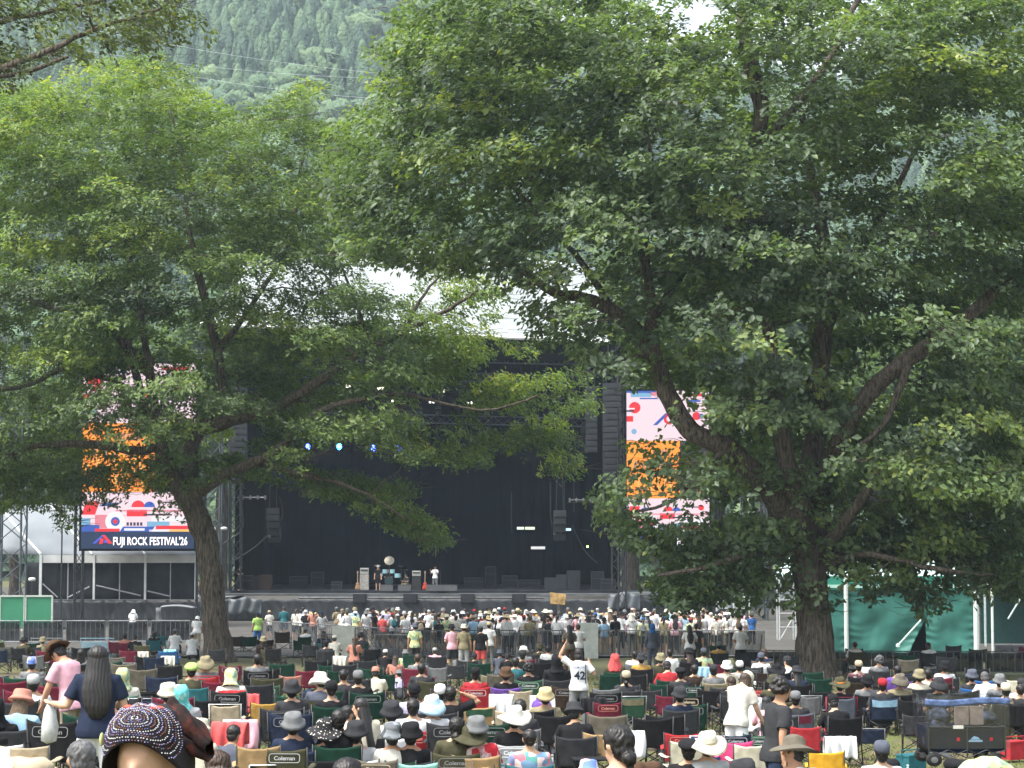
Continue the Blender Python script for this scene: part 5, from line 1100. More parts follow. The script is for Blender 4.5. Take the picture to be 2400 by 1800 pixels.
def chair(px, D, col, logo=None, panel=None, rim=None, frame='black', rz=0, s=(1, 1, 1), low=False, desc=None, z=None, seat=None):
    root = empty('folding_chair', (GX(px, D), D, gz(D, GX(px, D)) if z is None else z), R(rz)); root.scale = (s[0], s[1], s[2]*.86)
    fm = {'black': mat((.02, .02, .022), .4), 'silver': mat((.45, .46, .47), .35, metal=.5), 'wood': mat((.45, .33, .19), .6), 'white': mat((.6, .6, .58), .5), 'red': mat((.4, .02, .03), .4)}[frame]
    bk = setmat(link('backrest', CH['back'], root), gm(col)); st = setmat(link('seat', CH['seat'], root), gm(seat or col))
    setmat(link('frame', CH['frame'], root), fm)
    for sx in (1, -1): a = setmat(link('armrest', CH['arm'], root), gm(col)); a.scale = (sx, 1, 1)
    if panel: q = setmat(link('panel', CH['panel'], bk), gm(panel))
    if rim: q = setmat(link('rim', CH['rim'], root), fm if rim is True else gm(rim))
    if logo:
        l = setmat(link('logo', LOGO, bk), gm(logo)); l.location = (0, -.382, .765); l.rotation_euler = (R(-7), 0, 0)
    d = desc or '%s fabric folding chair%s%s%s' % (cn(col), ' with '+cn(panel)+' top panel' if panel else '', ' with '+logo+' printed lettering' if logo else '', ' and pale rim' if rim and not logo else '')
    tag(root, d, 'chair'); LAB.append((root, d, px, desc is not None)); return root
# ---------------------------------------------------------------- seated slope, read off the photo strip by strip
def Q(r, x, y): return 600*r+x/3.687, 1400+y/3.687
def C_(r, x, y, col, w=None, **k):
    px, py = Q(r, x, y); h = k.pop('h', 1.0); D = max(24, solveD(py, .775*h, px)); s = 1.0
    if w: s = max(.85, min(1.3, (w/3.687)/(F/D*.57)))
    x = GX(px, D); z = gz(D, x); h2 = h*s**.5; z += max(-.35, min(.12, P(px, py, D).z-.775*h2-z)); OCC.append((px, D)); k.setdefault('rz', random.uniform(-11, 11))
    return chair(px, D, col, s=(s, s, h2), z=z, **k), D
OCC = []
def S_(r, x, y, shirt, pose='sit', dz=0, **k):
    """seated figure whose head or hat top is at strip pixel (x,y)"""
    px, py = Q(r, x, y); H = {'sit': 1.135, 'sit_lean': 1.09, 'sit_armback': 1.13, 'sit_ground': .90, 'sit_turn': 1.13}.get(pose, 1.70)+(.02 if k.get('hat') else 0)
    sc = k.get('sc', 1.0); gD = k.pop('D', None); D = gD or max(26.5, solveD(py, H*sc, px))
    if not gD and pose != 'sit_ground': sc = k['sc'] = sc*1.09
    z = gz(D, GX(px, D)); z = P(px, py, D).z-H*sc if gD else z+max(-.3, min(.25, P(px, py, D).z-H*sc-z)); k['z'] = z
    q = person(px, D, pose, shirt, **k); OCC.append((px, D)); return q, D
def SC_(r, x, y, shirt, ccol, pose='sit', ck=None, **k):
    """seated figure together with the chair it sits in"""
    q, D = S_(r, x, y, shirt, pose, **k); px, _ = Q(r, x, y); s_ = 1.12 if D > 36 else 1.05; chair(px, D, ccol, s=(s_, s_, s_), z=q.location.z, **(ck or {})); return q
# strip 0
for a in ((0,100,420,'olive',200,dict(logo='grey')),(0,310,388,'dark green',210,{}),(0,540,388,'dark green',190,{}),(0,460,452,'maroon',190,{}),(0,345,492,'grey',190,{}),(0,700,515,'taupe',190,dict(logo='beige')),(0,870,458,'dark green',150,dict(logo='light grey')),
          (0,740,425,'black',190,{}),(0,1050,505,'taupe',180,dict(logo='grey')),(0,1072,560,'green',240,dict(rim=True,frame='silver')),(0,800,558,'khaki',220,{}),(0,1310,500,'black',220,{}),(0,1485,455,'blue',190,{}),(0,1412,325,'teal',160,{}),
          (0,1055,378,'maroon',170,dict(rim='coral')),(0,70,665,'navy',190,dict(panel='maroon')),(0,380,875,'taupe',260,dict(logo='grey')),(0,1300,785,'black',260,dict(logo='charcoal')),(0,1300,862,'navy',240,dict(rim=True,frame='silver')),
          (0,2010,578,'maroon',200,dict(logo='light grey')),(0,1740,765,'teal',150,{}),(0,1815,865,'black',130,{}),(0,1985,912,'beige',210,dict(rim=True,frame='white')),(0,1900,440,'charcoal',150,{}),(0,2060,330,'dark brown',140,{}),(0,2170,330,'dark green',140,{}),
          (1,110,605,'black',220,dict(logo='charcoal')),(1,250,290,'dark brown',170,dict(h=1.15)),(1,100,360,'dark brown',150,{}),(1,172,445,'olive',170,{}),(1,400,365,'dark green',120,{}),(1,460,620,'maroon',200,{}),(1,305,665,'salmon',150,{}),
          (1,715,622,'dark green',170,{}),(1,650,575,'dark green',170,{}),(1,128,750,'green',230,dict(logo='light grey')),(1,112,892,'mustard',250,{}),(1,340,835,'dark green',190,{}),(1,1128,652,'dark green',140,{}),(1,1440,565,'charcoal',140,{}),
          (1,1590,595,'grey',170,{}),(1,1748,575,'charcoal',150,{}),(1,2020,660,'khaki',170,{}),(1,1640,780,'charcoal',120,{}),(1,1950,925,'tan',280,dict(panel='green')),(1,305,1278,'olive',380,dict(logo='light grey')),(1,150,1425,'black',330,dict(logo='light grey',rim='white')),
          (1,1100,1375,'taupe',340,dict(logo='beige')),(1,1410,1400,'mint',300,dict(logo='grey')),(1,2185,962,'beige',180,{}),(1,40,1260,'tan',180,{}),
          (2,60,792,'beige',160,{}),(2,830,655,'dark green',210,{}),(2,1215,578,'black',210,dict(logo='grey')),(2,800,775,'grey',230,dict(h=1.05)),(2,1000,745,'charcoal',190,{}),(2,790,893,'maroon',250,dict(logo='salmon')),(2,1000,845,'green',240,dict(panel='khaki',rim=True,frame='silver')),
          (2,1180,785,'charcoal',220,{}),(2,1290,735,'dark green',210,{}),(2,1335,835,'maroon',130,{}),(2,1510,832,'black',250,dict(logo='beige',h=1.15)),(2,1545,752,'dark green',120,dict(logo='light grey')),(2,1730,722,'khaki',260,dict(logo='taupe')),
          (2,1770,655,'cream',180,{}),(2,2120,785,'red',170,dict(logo='salmon')),(2,2070,592,'charcoal',150,dict(logo='grey')),(2,1460,1150,'red',330,dict(logo='salmon')),(2,1650,1182,'blue',290,dict(rim=True,frame='silver')),(2,1450,1220,'cream',290,{}),
          (2,1880,1162,'navy',230,dict(logo='light grey')),(2,2095,1162,'green',200,dict(logo='light grey')),(2,1890,1222,'hot pink',220,{}),(2,2010,1250,'cream',260,{}),(2,770,1150,'tan',160,{}),(2,1930,610,'dark green',160,{}),(2,2150,640,'dark brown',140,{}),
          (3,310,842,'grey',130,dict(rim=True,frame='silver')),(3,1290,742,'charcoal',190,{}),(3,1455,732,'dark brown',180,{}),(3,1810,703,'blue',200,{}),(3,1190,872,'black',210,{}),(3,1620,790,'black',260,{}),(3,2080,702,'cream',170,{}),(3,860,1122,'navy',180,dict(rim='light grey',h=.7)),
          (3,290,1098,'red',270,{}),(3,470,1305,'yellow',230,{}),(3,1130,628,'purple',200,{}),(3,280,745,'black',200,{}),(3,60,600,'black',160,{}),(3,430,800,'black',140,{}),(3,1240,1000,'charcoal',150,{})):
    C_(*a[:5], **a[5])
# people in their chairs, strip by strip (x, y of the head top)
T = True
SC_(0,345,652,'white','navy',ck=dict(panel='maroon'),hat='cap',hatc='light grey',skin=0)
SC_(0,1105,600,'offwhite','green',hat='hood',hatc='leafy',sleeve='long'); SC_(0,1605,740,'light grey','black',hat='hood',hatc='aqua',sleeve='long'); SC_(0,1805,508,'grey','red',hat='floppy',hatc='khaki',ck=dict(rim='red',frame='red'))
SC_(0,1110,308,'salmon','maroon',hair='short',hat=None); S_(0,1190,330,'black','sit_lean',hair='short'); SC_(0,1362,290,'black','teal',hair='bob'); S_(0,1530,280,'white','sit_lean',hat='cap',hatc='grey'); S_(0,1680,310,'white','sit_lean',hat='cap',hatc='white'); SC_(0,325,505,'grey','grey',hat='beanie',hatc='tiedye')
SC_(0,2015,632,'offwhite','maroon',hat='hood',hatc='leafy',pose='sit_lean',ck=dict(logo='light grey')); S_(0,1180,885,'black','sit_ground',hat='cap',hatc='black'); S_(0,410,340,'khaki',hat='bucket',hatc='khaki'); SC_(0,20,300,'leafy','olive',hat='beanie',hatc='lime'); SC_(0,1495,735,'cream','charcoal',hat='bucket',hatc='cream')
SC_(0,170,828,'light blue','charcoal',hat='bucket',hatc='salmon',hair='long',hairc='light brown',pose='sit_lean',rz=-14,sleeve='long'); SC_(0,30,850,'black','black',hat='hood',hatc='black',sleeve='long'); S_(0,1690,555,'olive',hat='beret',hatc='lime')
S_(0,1985,1105,'slate','sit_ground',hair='short',rz=-25); S_(0,1900,1370,'white','sit_lean',hair='bob',hairc='brown',D=15)
S_(0,1720,1060,'cream','sit_ground',hat='bucket',hatc='cream',rz=-10)
SC_(1,600,285,'navy','teal',hair='crop',sc=1.1); SC_(1,920,318,'charcoal','dark green',hair='curly',sc=1.08,pose='sit_lean'); S_(1,860,345,'salmon','sit_turn',hair='long',hairc='brown'); SC_(1,440,270,'white','dark green',hat='cap',hatc='grey',pose='sit_lean'); S_(1,690,335,'offwhite','sit_lean',hat='cap',hatc='offwhite')
SC_(1,570,655,'slate','charcoal',hat='floppy',hatc='offwhite',pose='sit_turn',ck=dict(panel='olive')); SC_(1,775,610,'charcoal','dark green',hair='crop'); SC_(1,335,710,'charcoal','charcoal',hat='bucket',hatc='charcoal'); SC_(1,350,985,'navy','navy',hat='bucket',hatc='grey',sc=1.0)
SC_(1,620,1088,'navy','black',hat='sun',hatc='dots'); SC_(1,885,1118,'light grey','white',hat='bucket',hatc='charcoal'); SC_(1,1350,1072,'black','charcoal',hat='bucket',hatc='black'); SC_(1,1185,888,'white','white',hat='bucket',hatc='charcoal',sleeve='long'); SC_(1,1195,1075,'offwhite','dark green',hat='bucket',hatc='greycamo')
SC_(1,740,950,'black','dark green',hair='short'); SC_(1,1380,730,'lilac','charcoal',hat='beanie',hatc='black'); SC_(1,1530,845,'white','red',hat='floppy',hatc='sky blue',ck=dict(logo='salmon')); SC_(1,1370,860,'white','red',hair='short',ck=dict(logo='salmon')); SC_(1,1600,738,'white','charcoal',hat='cap',hatc='white',bag=None)
S_(1,1690,755,'black','sit_armback',hair='short'); SC_(1,1900,595,'red','red',hat='cap',hatc='black',ck=dict(logo='light grey')); SC_(1,1910,1020,'redwhite','tan',hat='bucket',hatc='grey'); SC_(1,1850,1230,'black','tan',hat='sun',hatc='olive'); SC_(1,1740,1015,'olive','olive',hair='bun',ck=dict(logo='grey'))
SC_(1,2160,600,'black','purple',hat='bucket',hatc='brown'); S_(1,820,1350,'charcoal',hair='bob',D=12.8); S_(1,900,620,'black',hat='cap',hatc='grey'); S_(1,1440,558,'charcoal',hair='short')
S_(1,1125,450,'black','sit_ground',hat='cap',hatc='white'); S_(1,1300,455,'leafy','sit_ground',hat='bucket',hatc='grey'); S_(1,1550,435,'pink','sit_ground',hat='cap',hatc='light grey',shorts=T); S_(1,1350,650,'coral','sit_ground',hair='short',sc=.7); S_(1,1245,630,'lilac','sit_ground',hat='bucket',hatc='grey',sc=.75); S_(1,1210,505,'salmon','sit_ground',hair='long',hairc='brown')
S_(1,1040,600,'cream','sit_ground',hat='beanie',hatc='salmon'); S_(1,1890,480,'charcoal','sit_ground',hat='beanie',hatc='charcoal'); S_(1,2110,455,'slate','sit_ground',hat='bucket',hatc='slate'); S_(1,2175,485,'black','sit_ground',hair='short')
# strip 2
SC_(2,1440,595,'charcoal','black',hat='beret',hatc='black'); SC_(2,140,560,'black','green',hair='curly',ck=dict(logo='light grey')); SC_(2,385,480,'black','charcoal',hat='hood',hatc='black',sleeve='long',sc=1.15); S_(2,310,410,'white',hair='short'); S_(2,240,395,'olive',hat='bucket',hatc='olive'); S_(2,30,510,'teal',hair='short'); S_(2,90,450,'black',hat='cap',hatc='charcoal'); S_(2,180,450,'pink','sit_ground',hair='short')
SC_(2,880,480,'olive','dark green',hat='towel',hatc='coral',sc=1.05); SC_(2,1050,455,'white','grey',hair='short'); SC_(2,1105,480,'mustard','black',hat='bucket',hatc='charcoal'); SC_(2,975,625,'charcoal','charcoal',hat='cap',hatc='beige',hair='bun'); SC_(2,1340,560,'red','dark green',hair='short',pose='sit_lean',sc=1.05); S_(2,1270,480,'olive',hat='bucket',hatc='khaki')
SC_(2,285,775,'khaki','beige',hat='bucket',hatc='straw'); SC_(2,250,850,'mustard','mustard',hat='floppy',hatc='purple',band='lilac',sc=.85,ck=dict(logo='khaki')); SC_(2,70,865,'charcoal','grey',hair='short'); SC_(2,20,940,'black','light grey',hat='sun',hatc='offwhite',ck=dict(logo='white'))
SC_(2,545,935,'black','charcoal',hat='bucket',hatc='charcoal',pose='sit_lean'); SC_(2,150,1115,'floral','teal',hair='crop'); S_(2,660,1420,'black',hair=None,hat='bucket',hatc='tiedye',pose='sit_ground',D=24)
SC_(2,1945,540,'light grey','dark green',hat='cap',hatc='white'); S_(2,1835,545,'cream',hat='bucket',hatc='white'); S_(2,1720,570,'grey','sit',hat='cap',hatc='charcoal'); SC_(2,1770,378,'mustard','charcoal',hat='cap',hatc='grey',bag='taupe'); S_(2,1640,430,'leafy',hat='cap',hatc='slate'); S_(2,2130,470,'white',hat='beanie',hatc='slate'); S_(2,1350,440,'white',hair='short'); S_(2,1560,570,'dark brown',hair='short'); S_(2,2050,760,'white','sit_lean',hair='bob')
SC_(2,1660,1220,'light grey','cream',hat='sun',hatc='cream',band='beige',sc=1.06); SC_(2,1500,1415,'black','black',hat='beret',hatc='black'); S_(2,1950,1400,'charcoal',hat='sun',hatc='charcoal',D=16); S_(2,2190,870,'pink','sit_lean',hair='long',hairc='black',sc=.9)
# strip 3
SC_(3,150,508,'white','charcoal',hat='beanie',hatc='charcoal',pose='sit_turn'); SC_(3,585,690,'black','slate',hat='sun',hatc='olive',band='orange',ck=dict(rim='maroon',frame='red'),sleeve='long'); SC_(3,750,538,'plaid','black',hat='cap',hatc='beige',sleeve='long'); SC_(3,925,500,'grey','charcoal',hair='curly',hairc='grey'); SC_(3,820,665,'grey','black',hat='bucket',hatc='black')
SC_(3,950,690,'charcoal','navy',hat='cap',hatc='red',ck=dict(panel='light blue')); SC_(3,1100,660,'khaki','black',hat='floppy',hatc='taupe',sleeve='long'); SC_(3,1080,580,'purple','purple',hair='short'); SC_(3,1265,620,'cream','charcoal',hat='bucket',hatc='khaki'); S_(3,1340,610,'cream','sit',hair='short'); SC_(3,1485,545,'white','charcoal',hat='bucket',hatc='black'); SC_(3,1715,620,'charcoal','blue',hat='bucket',hatc='slate')
SC_(3,1950,660,'grey','black',hat='bucket',hatc='grey'); SC_(3,2000,730,'camo','black',hat='cap',hatc='cream'); SC_(3,2125,740,'charcoal','black',hair='crop',ck=dict(desc='black folding chair with white lines of lettering behind the wagon')); SC_(3,205,798,'charcoal','slate',hat='cap',hatc='grey',ck=dict(panel='maroon')); SC_(3,45,575,'black','black',hat='sun',hatc='black'); SC_(3,20,665,'olive','black',hat='bucket',hatc='olive')
SC_(3,930,1220,'white','brown',hat='cap',hatc='slate',ck=dict(h=None) if False else None); SC_(3,225,1215,'white','white',hat='sun',hatc='taupe',pose='sit_turn',rz=30,D=20.6); S_(3,2140,690,'white',hat='cap',hatc='charcoal'); S_(3,1430,690,'charcoal',hat='floppy',hatc='charcoal'); S_(3,2200,700,'grey',hat='bucket',hatc='charcoal'); S_(3,1860,655,'white','sit_lean',hair='short',hairc='grey')
S_(0,720,1240,'light grey','sit_turn',hair='short',hairc='grey',rz=-10,skin=0,D=12.9,label='person with short grey hair and glasses seated beside the patterned head scarf')
# the crowd standing before the stage
cc = ['white']*15+['offwhite']*5+['light grey']*3+['black']*6+['charcoal']*2+['navy', 'light grey', 'light grey', 'grey', 'salmon', 'pink', 'light blue', 'sky blue', 'teal', 'olive', 'khaki', 'beige', 'red', 'blue', 'leafy', 'lilac', 'slate', 'coral']
rc_ = random.Random(21)
for i in range(130):
    row = i % 5; D = 98.5+row*5.0+rc_.uniform(-1.8, 1.8); u = (i//5+rc_.random())/26
    px = 900+u*860 if row < 4 else 620+u*1130
    if row in (1, 3) and rc_.random() < .45: px = 640+u*1100
    lim = np.interp(px, [600, 1010, 1020], [121, 98, 95]); D = max(D, lim+rc_.uniform(0, 5)) if px < 1010 else D
    ht = rc_.random(); hat, hc = (('bucket', rc_.choice(['khaki', 'grey', 'white', 'black', 'olive', 'cream'])) if ht < .26 else ('cap', rc_.choice(['white', 'black', 'pink', 'red', 'navy', 'grey', 'blue', 'straw'])) if ht < .50 else ('sun', rc_.choice(['straw', 'cream', 'khaki'])) if ht < .58 else ('towel', rc_.choice(['white', 'offwhite', 'light blue'])) if ht < .64 else (None, 'black'))
    pose = rc_.choice(['stand', 'stand', 'stand_fold', 'stand_fold', 'stand_phone', 'walk'])
    person(px, D, pose, rc_.choice(cc), rc_.choice(['black', 'charcoal', 'navy', 'khaki', 'olive', 'grey', 'beige', 'slate']), hat, hc, rc_.choice(['short', 'short', 'bob', 'long', 'ponytail', 'crop']), rc_.choice(['black', 'black', 'brown', 'light brown']), rz=rc_.uniform(-35, 35), sleeve=rc_.choice(['tee', 'tee', 'long']), shorts=rc_.random() < .4, sc=rc_.uniform(.92, 1.06), where='front crowd', group='crowd standing before the stage', bag=(rc_.choice(['beige', 'teal', 'grey', 'black', 'red']) if rc_.random() < .13 else None))
def far_crowd():
    r = random.Random(5); cols = ['white', 'white', 'white', 'white', 'offwhite', 'light grey', 'black', 'black', 'charcoal', 'navy', 'salmon', 'light blue', 'khaki', 'grey']; mats = [cloth(c) for c in cols]+[mat(SKIN[0], .55, .04, 10, spec=.35), HAIRM['black']]; ns = len(cols)
    VV = []; LI = []; LT = []; MI = []; off = [0]
    cache = {}
    def arr(me):
        if me.name not in cache:
            v = np.empty(len(me.vertices)*3, np.float32); me.vertices.foreach_get('co', v); l = np.empty(len(me.loops), np.int32); me.loops.foreach_get('vertex_index', l); t = np.empty(len(me.polygons), np.int32); me.polygons.foreach_get('loop_total', t); cache[me.name] = (v.reshape(-1, 3), l, t)
        return cache[me.name]
    def addm(me, M, mi):
        v, l, t = arr(me); A = np.array(M.to_3x3(), np.float32); VV.append(v @ A.T+np.array(M.translation, np.float32)); LI.append(l+off[0]); LT.append(t); MI.append(np.full(len(t), mi, np.int32)); off[0] += len(v)
    for i in range(88):
        D = r.uniform(101, 121); px = r.uniform(1000, 1740) if i % 6 else r.uniform(700, 1000)
        if px < 1000: D = r.uniform(112, 122)
        p = POSES[r.choice(['stand', 'stand_fold', 'stand_phone'])]; s = r.uniform(.93, 1.06)
        M = Matrix.Translation((GX(px, D), D, gz(D))) @ Matrix.Rotation(r.uniform(-.6, .6), 4, 'Z') @ Matrix.Diagonal((s, s, s, 1))
        addm(p.body, M, ns); addm(p.tee, M, r.randrange(ns)); addm(p.trousers, M, r.choice([6, 8, 9, 12, 13])); H = M @ Matrix.Translation(p.head) @ p.HM.to_4x4()
        if r.random() < .5: addm(HAIR['short'], H, ns+1)
        else: addm(HATS[r.choice(['bucket', 'cap', 'sun'])], H @ Matrix.Translation((0, 0, .012)), r.choice([0, 4, 5, 6, 12, 13]))
    me = bpy.data.meshes.new('standing_crowd'); V = np.concatenate(VV); L_ = np.concatenate(LI); T_ = np.concatenate(LT); me.vertices.add(len(V)); me.vertices.foreach_set('co', V.ravel()); me.loops.add(len(L_)); me.loops.foreach_set('vertex_index', L_)
    me.polygons.add(len(T_)); me.polygons.foreach_set('loop_start', np.concatenate([[0], np.cumsum(T_)[:-1]]).astype(np.int32)); me.polygons.foreach_set('use_smooth', np.ones(len(T_), bool))
    me.update(calc_edges=True); MIX = np.concatenate(MI)
    for m in mats: me.materials.append(m)
    me.polygons.foreach_set('material_index', MIX)
    link('standing_crowd', me, kind='stuff', label='packed mass of standing people filling the rows before the stage', cat='crowd')
far_crowd()
def F_(r, x, y, shirt, pants, pose='stand', **k):
    px, py = Q(r, x, y); sc = k.get('sc', 1); D = min(123, solveD(py, 1.70*sc+(.03 if k.get('hat') else 0), px, 78)); k.setdefault('where', 'by the barriers'); return person(px, D, pose, shirt, pants, **k)
F_(2,185,105,'yellow','black',hair='bob',where='front crowd',sc=1.03); F_(2,400,135,'white','khaki',hair='short',sc=1.0,where='front crowd',bag=None); F_(2,480,110,'white','khaki',hair='short',hairc='brown',sc=1.04,where='front crowd')
F_(1,405,108,'white','black',pose='stand_phone',rz=-40); F_(1,30,130,'lime','blue',hat='cap',hatc='navy',rz=20); F_(1,1380,225,'leafy','charcoal',hair='short',hat='bucket',hatc='slate'); F_(1,1700,265,'pink','charcoal',pose='stand_fold',hat='bucket',hatc='black',shorts=T,rz=15); F_(1,1800,255,'khaki','light grey',hat='bucket',hatc='cream'); F_(1,1945,285,'black','coral',hair='short',shorts=T,sc=.97)
F_(1,2015,215,'white','grey',hat='cap',hatc='straw'); F_(2,570,235,'white','black',hair='short',pose='stand_fold'); F_(2,495,270,'taupe','brown',hair='long',pose='stand_fold',rz=12); F_(2,1205,230,'slate','slate',hat='hood',hatc='blue',sleeve='long'); F_(2,1525,330,'white','navy',hair='long',pose='stand_fold'); F_(2,1580,230,'charcoal','olive',hair='short'); F_(2,1960,245,'white','black',hat='cap',hatc='grey',pose='stand_fold')
F_(0,1170,95,'white','slate',hair=None,hat='towel',hatc='white',pose='look_down',where='at the left platform'); F_(0,1720,150,'white','beige',hat='hood',hatc='white',pose='look_down',where='beside the leaning trunk'); F_(2,830,85,'beige','black',hat='cap',hatc='beige'); F_(3,2480/3,250,'white','black',hair='short',where='left of the green tent') if False else None
F_(1,2100,75,'white','black',hat='cap',hatc='white'); F_(1,2150,85,'grey','black',hat='cap',hatc='red',bag='grey')
# big foreground figures
q, _D = S_(2,915,1110,'charcoal','sit_turn',hair='bun',hairc='black',D=12.6,label='person with dark tied back hair seated at the bottom centre foreground')
q = person(238, 20.9, 'hold_left', 'navy', 'white', None, hair='long', rz=4, sc=.99, skin=2, label='person with very long black hair in navy T-shirt holding a plastic bag'); HLONG = q
for c_ in q.children:
    if c_.name.startswith('hair'): c_.matrix_basis = c_.matrix_basis @ Matrix.Diagonal((1.16, 1.1, 1.02, 1))
person(180, 27.5, 'look_down', 'pink', 'khaki', 'fedora', 'brown', 'short', rz=62, skin=0, sc=1.03, band='dark brown', label='person in pink T-shirt and brown felt hat looking down')
person(1812, 23.4, 'walk', 'charcoal', 'navy', None, hair='curly', rz=-68, sc=1.0, skin=1, label='person with curly black hair in charcoal T-shirt walking on the right')
person(1722, 32.5, 'look_down', 'offwhite', 'white', 'cap', 'cream', 'long', 'brown', rz=-42, skin=2, sc=1.0, label='person in cream cap and white top bending over the chairs')
JER = person(1355, 43.5, 'stand_armup', 'white', 'grey', None, hair='bob', sc=.95, skin=0, label='person in white number 42 baseball shirt with one arm raised')
person(855, 27.5, 'sit_turn', 'cream', 'beige', None, hair='long', rz=38, sc=1.05, skin=2, label='person in sleeveless cream dress and sunglasses with long black hair, turned left'); person(806, 27.9, 'sit_lean', 'navy', 'navy', None, hair='short', rz=-22, sc=.95, label='dark haired person in navy shirt facing the person in the cream dress')
chair(862, 27.9, 'charcoal', s=(.9, .9, .9)); chair(806, 28.4, 'black')
# white shirt print: name, number and side stripe
me_ = text_mesh('42', .24, 0, .03, 1.0); t = link('number', me_, JER); t.data.materials.append(cloth('navy')); t.location = (-.10, -.165, 1.07); t.rotation_euler = (R(90), 0, R(0))
me_ = text_mesh('ALMOIA', .07, 0, .02, 1.0); t = link('name_print', me_, JER); t.data.materials.append(mat((.20, .24, .36))); t.location = (-.13, -.158, 1.30); t.rotation_euler = (R(88), 0, 0)
b = MB(); b.grid(lambda u, v: V3((.135+.02*u, -.128+.03*(v-.5)**2-.01*v, .98+.40*v)), 1, 6); b.build('side_stripe', cloth('navy'), JER)
# lines of print on the black chair back behind the wagon
# sleeve flash on long haired figure and singer on stage
person(1021, 150.6, 'stand_phone', 'white', 'grey', 'cap', 'black', 'short', rz=150, sc=1.0, z=zf, label='singer in white shirt and black cap standing at centre stage', where='')
person(888, 151.4, 'stand', 'black', 'black', 'beret', 'white', 'short', rz=170, shorts=T, z=zf, label='person in black clothes and pale headwear beside the drum kit')
person(912, 153.9, 'sit', 'black', 'black', None, hair='short', rz=180, z=zf+.3, label='drummer in black sitting behind the drum kit'); person(957, 152.5, 'sit_lean', 'charcoal', 'khaki', None, hair='short', rz=140, z=zf, label='musician crouched beside the striped amplifier'); person(565, 150.5, 'stand_fold', 'black', 'black', None, hair='short', rz=-120, z=zf, label='stage hand in black at the left wing of the stage')
b = MB(); cst = V3((GX(1033, 149.9), 149.9, zf)); b.tube([(0, 0, 0), (0, 0, 1.25), (-.15, -.05, 1.5)], .022, 6); b.lathe([(.28, 0), (.27, .03), (.03, .05)], (0, 0, 0), 12); b.build('microphone_stand', DSTEEL, loc=cst, label='thin microphone stand in front of the singer', cat='microphone stand')
# head scarf close to the camera
def scarf():
    D = 5.75; px = 362; top = P(px, 1663, D); sc = 1.02; p = POSES['stand']; r = person(px, D, 'stand', 'charcoal', 'black', None, hair=None, rz=168, sc=sc, skin=2, z=top.z-(p.head.z+.128)*sc, label='person close to the camera wearing a dark head scarf with dotted rings')
    e = empty('head_scarf'); 
    b = MB()
    def q(u, v):      # u round the head, v from brim to crown; face is +Y
        a = 2*math.pi*u; f = max(0, math.sin(a)); z0 = -.045+.100*f**1.7-.03*max(0, -math.sin(a)); rr = math.cos(v*math.pi/2)**.62 if v < 1 else 0
        rr = max(rr, .0)
        x = .118*rr*math.cos(a); y = -.012+.128*rr*math.sin(a); z = z0+(.142-z0)*math.sin(v*math.pi/2)**.9
        w_ = .004*noise.noise(V3((a*3, v*5, 1)))+.0025*math.sin(v*26+a*3)
        return V3((x, y, z))*(1+w_*4)
    b.grid(q, 72, 26); me = b.mesh('scarf', [mat((.016, .013, .016), .75, .3, 30, spec=.3)], True); bpy.data.objects.remove(e)
    s = link('head_scarf', me, r); s.location = p.head; shell(s, .003)
    # dotted rings stitched round the front peak
    cols = [mat((.55, .55, .56), .6), mat((.30, .27, .48), .6), mat((.20, .08, .06), .6), mat((.10, .12, .3), .6)]; b = MB(); rr_ = random.Random(3)
    for k in range(1, 15):
        ra, rv_ = .088*k, .040*k; n = int(7.5*k+5)
        for i in range(n):
            th = 2*math.pi*(i+.5*(k % 2))/n; a = math.pi/2+.02+ra*math.cos(th); v = .47+rv_*math.sin(th)-.05*(k/14)*math.cos(th)**2
            if v < .02 or v > .97 or abs(a-math.pi/2) > 1.5 or rr_.random() < .05: continue
            a += rr_.gauss(0, .006); v += rr_.gauss(0, .0025)+.012*noise.noise(V3((a*4, v*4, 0)))
            c = q(a/(2*math.pi), v); c = c+V3((c.x, c.y, c.z-.03)).normalized()*.0035
            b.m = 0 if k % 3 == 1 else (1 if (k % 3 == 2 and rr_.random() < .8) else 2 if rr_.random() < .7 else 3)
            ell(b, c, (.0021, .0021, .0017), None, 5)
    st = b.build('beaded_rings', cols, s)
    b = MB()     # gathered cloth falling to the wearer's left shoulder (picture right)
    def tc_(u, v):
        x = -.040-.115*u; ph = v*6.2832; r1 = (.050+.012*u)*(1-.55*u**3); cz = .105-.085*u**1.4; w_ = 1+.16*math.sin(v*25+u*6)+.3*noise.noise(V3((u*4, v*6, 2)))
        return V3((x, -.045+r1*1.1*math.cos(ph)*w_, cz+r1*math.sin(ph)*w_*.9))
    b.grid(tc_, 26, 48); k_ = b.build('trailing_cloth', ramp_mat('dark_print', [(.35, (.008, .007, .008)), (.5, (.022, .010, .009)), (.6, (.07, .018, .013)), (.75, (.03, .02, .02))], 30), s, True); shell(k_, .003)
    b = MB()
    for i in range(7): a = i*.9; ell(b, (.02-.018*i*.6+.02*math.cos(a), .035+.01*math.sin(a), .134+.004*math.cos(a*2)), (.014, .016, .006), None, 8)
    b.build('red_flower_print', mat((.55, .09, .06), .7, .3, 40), s, True)
    b = MB(); ell(b, (.104, .055, .055), (.006, .010, .018), None, 10); b.build('pin_badge', mat((.50, .52, .22), .5, .2, 60), s, True)
scarf()
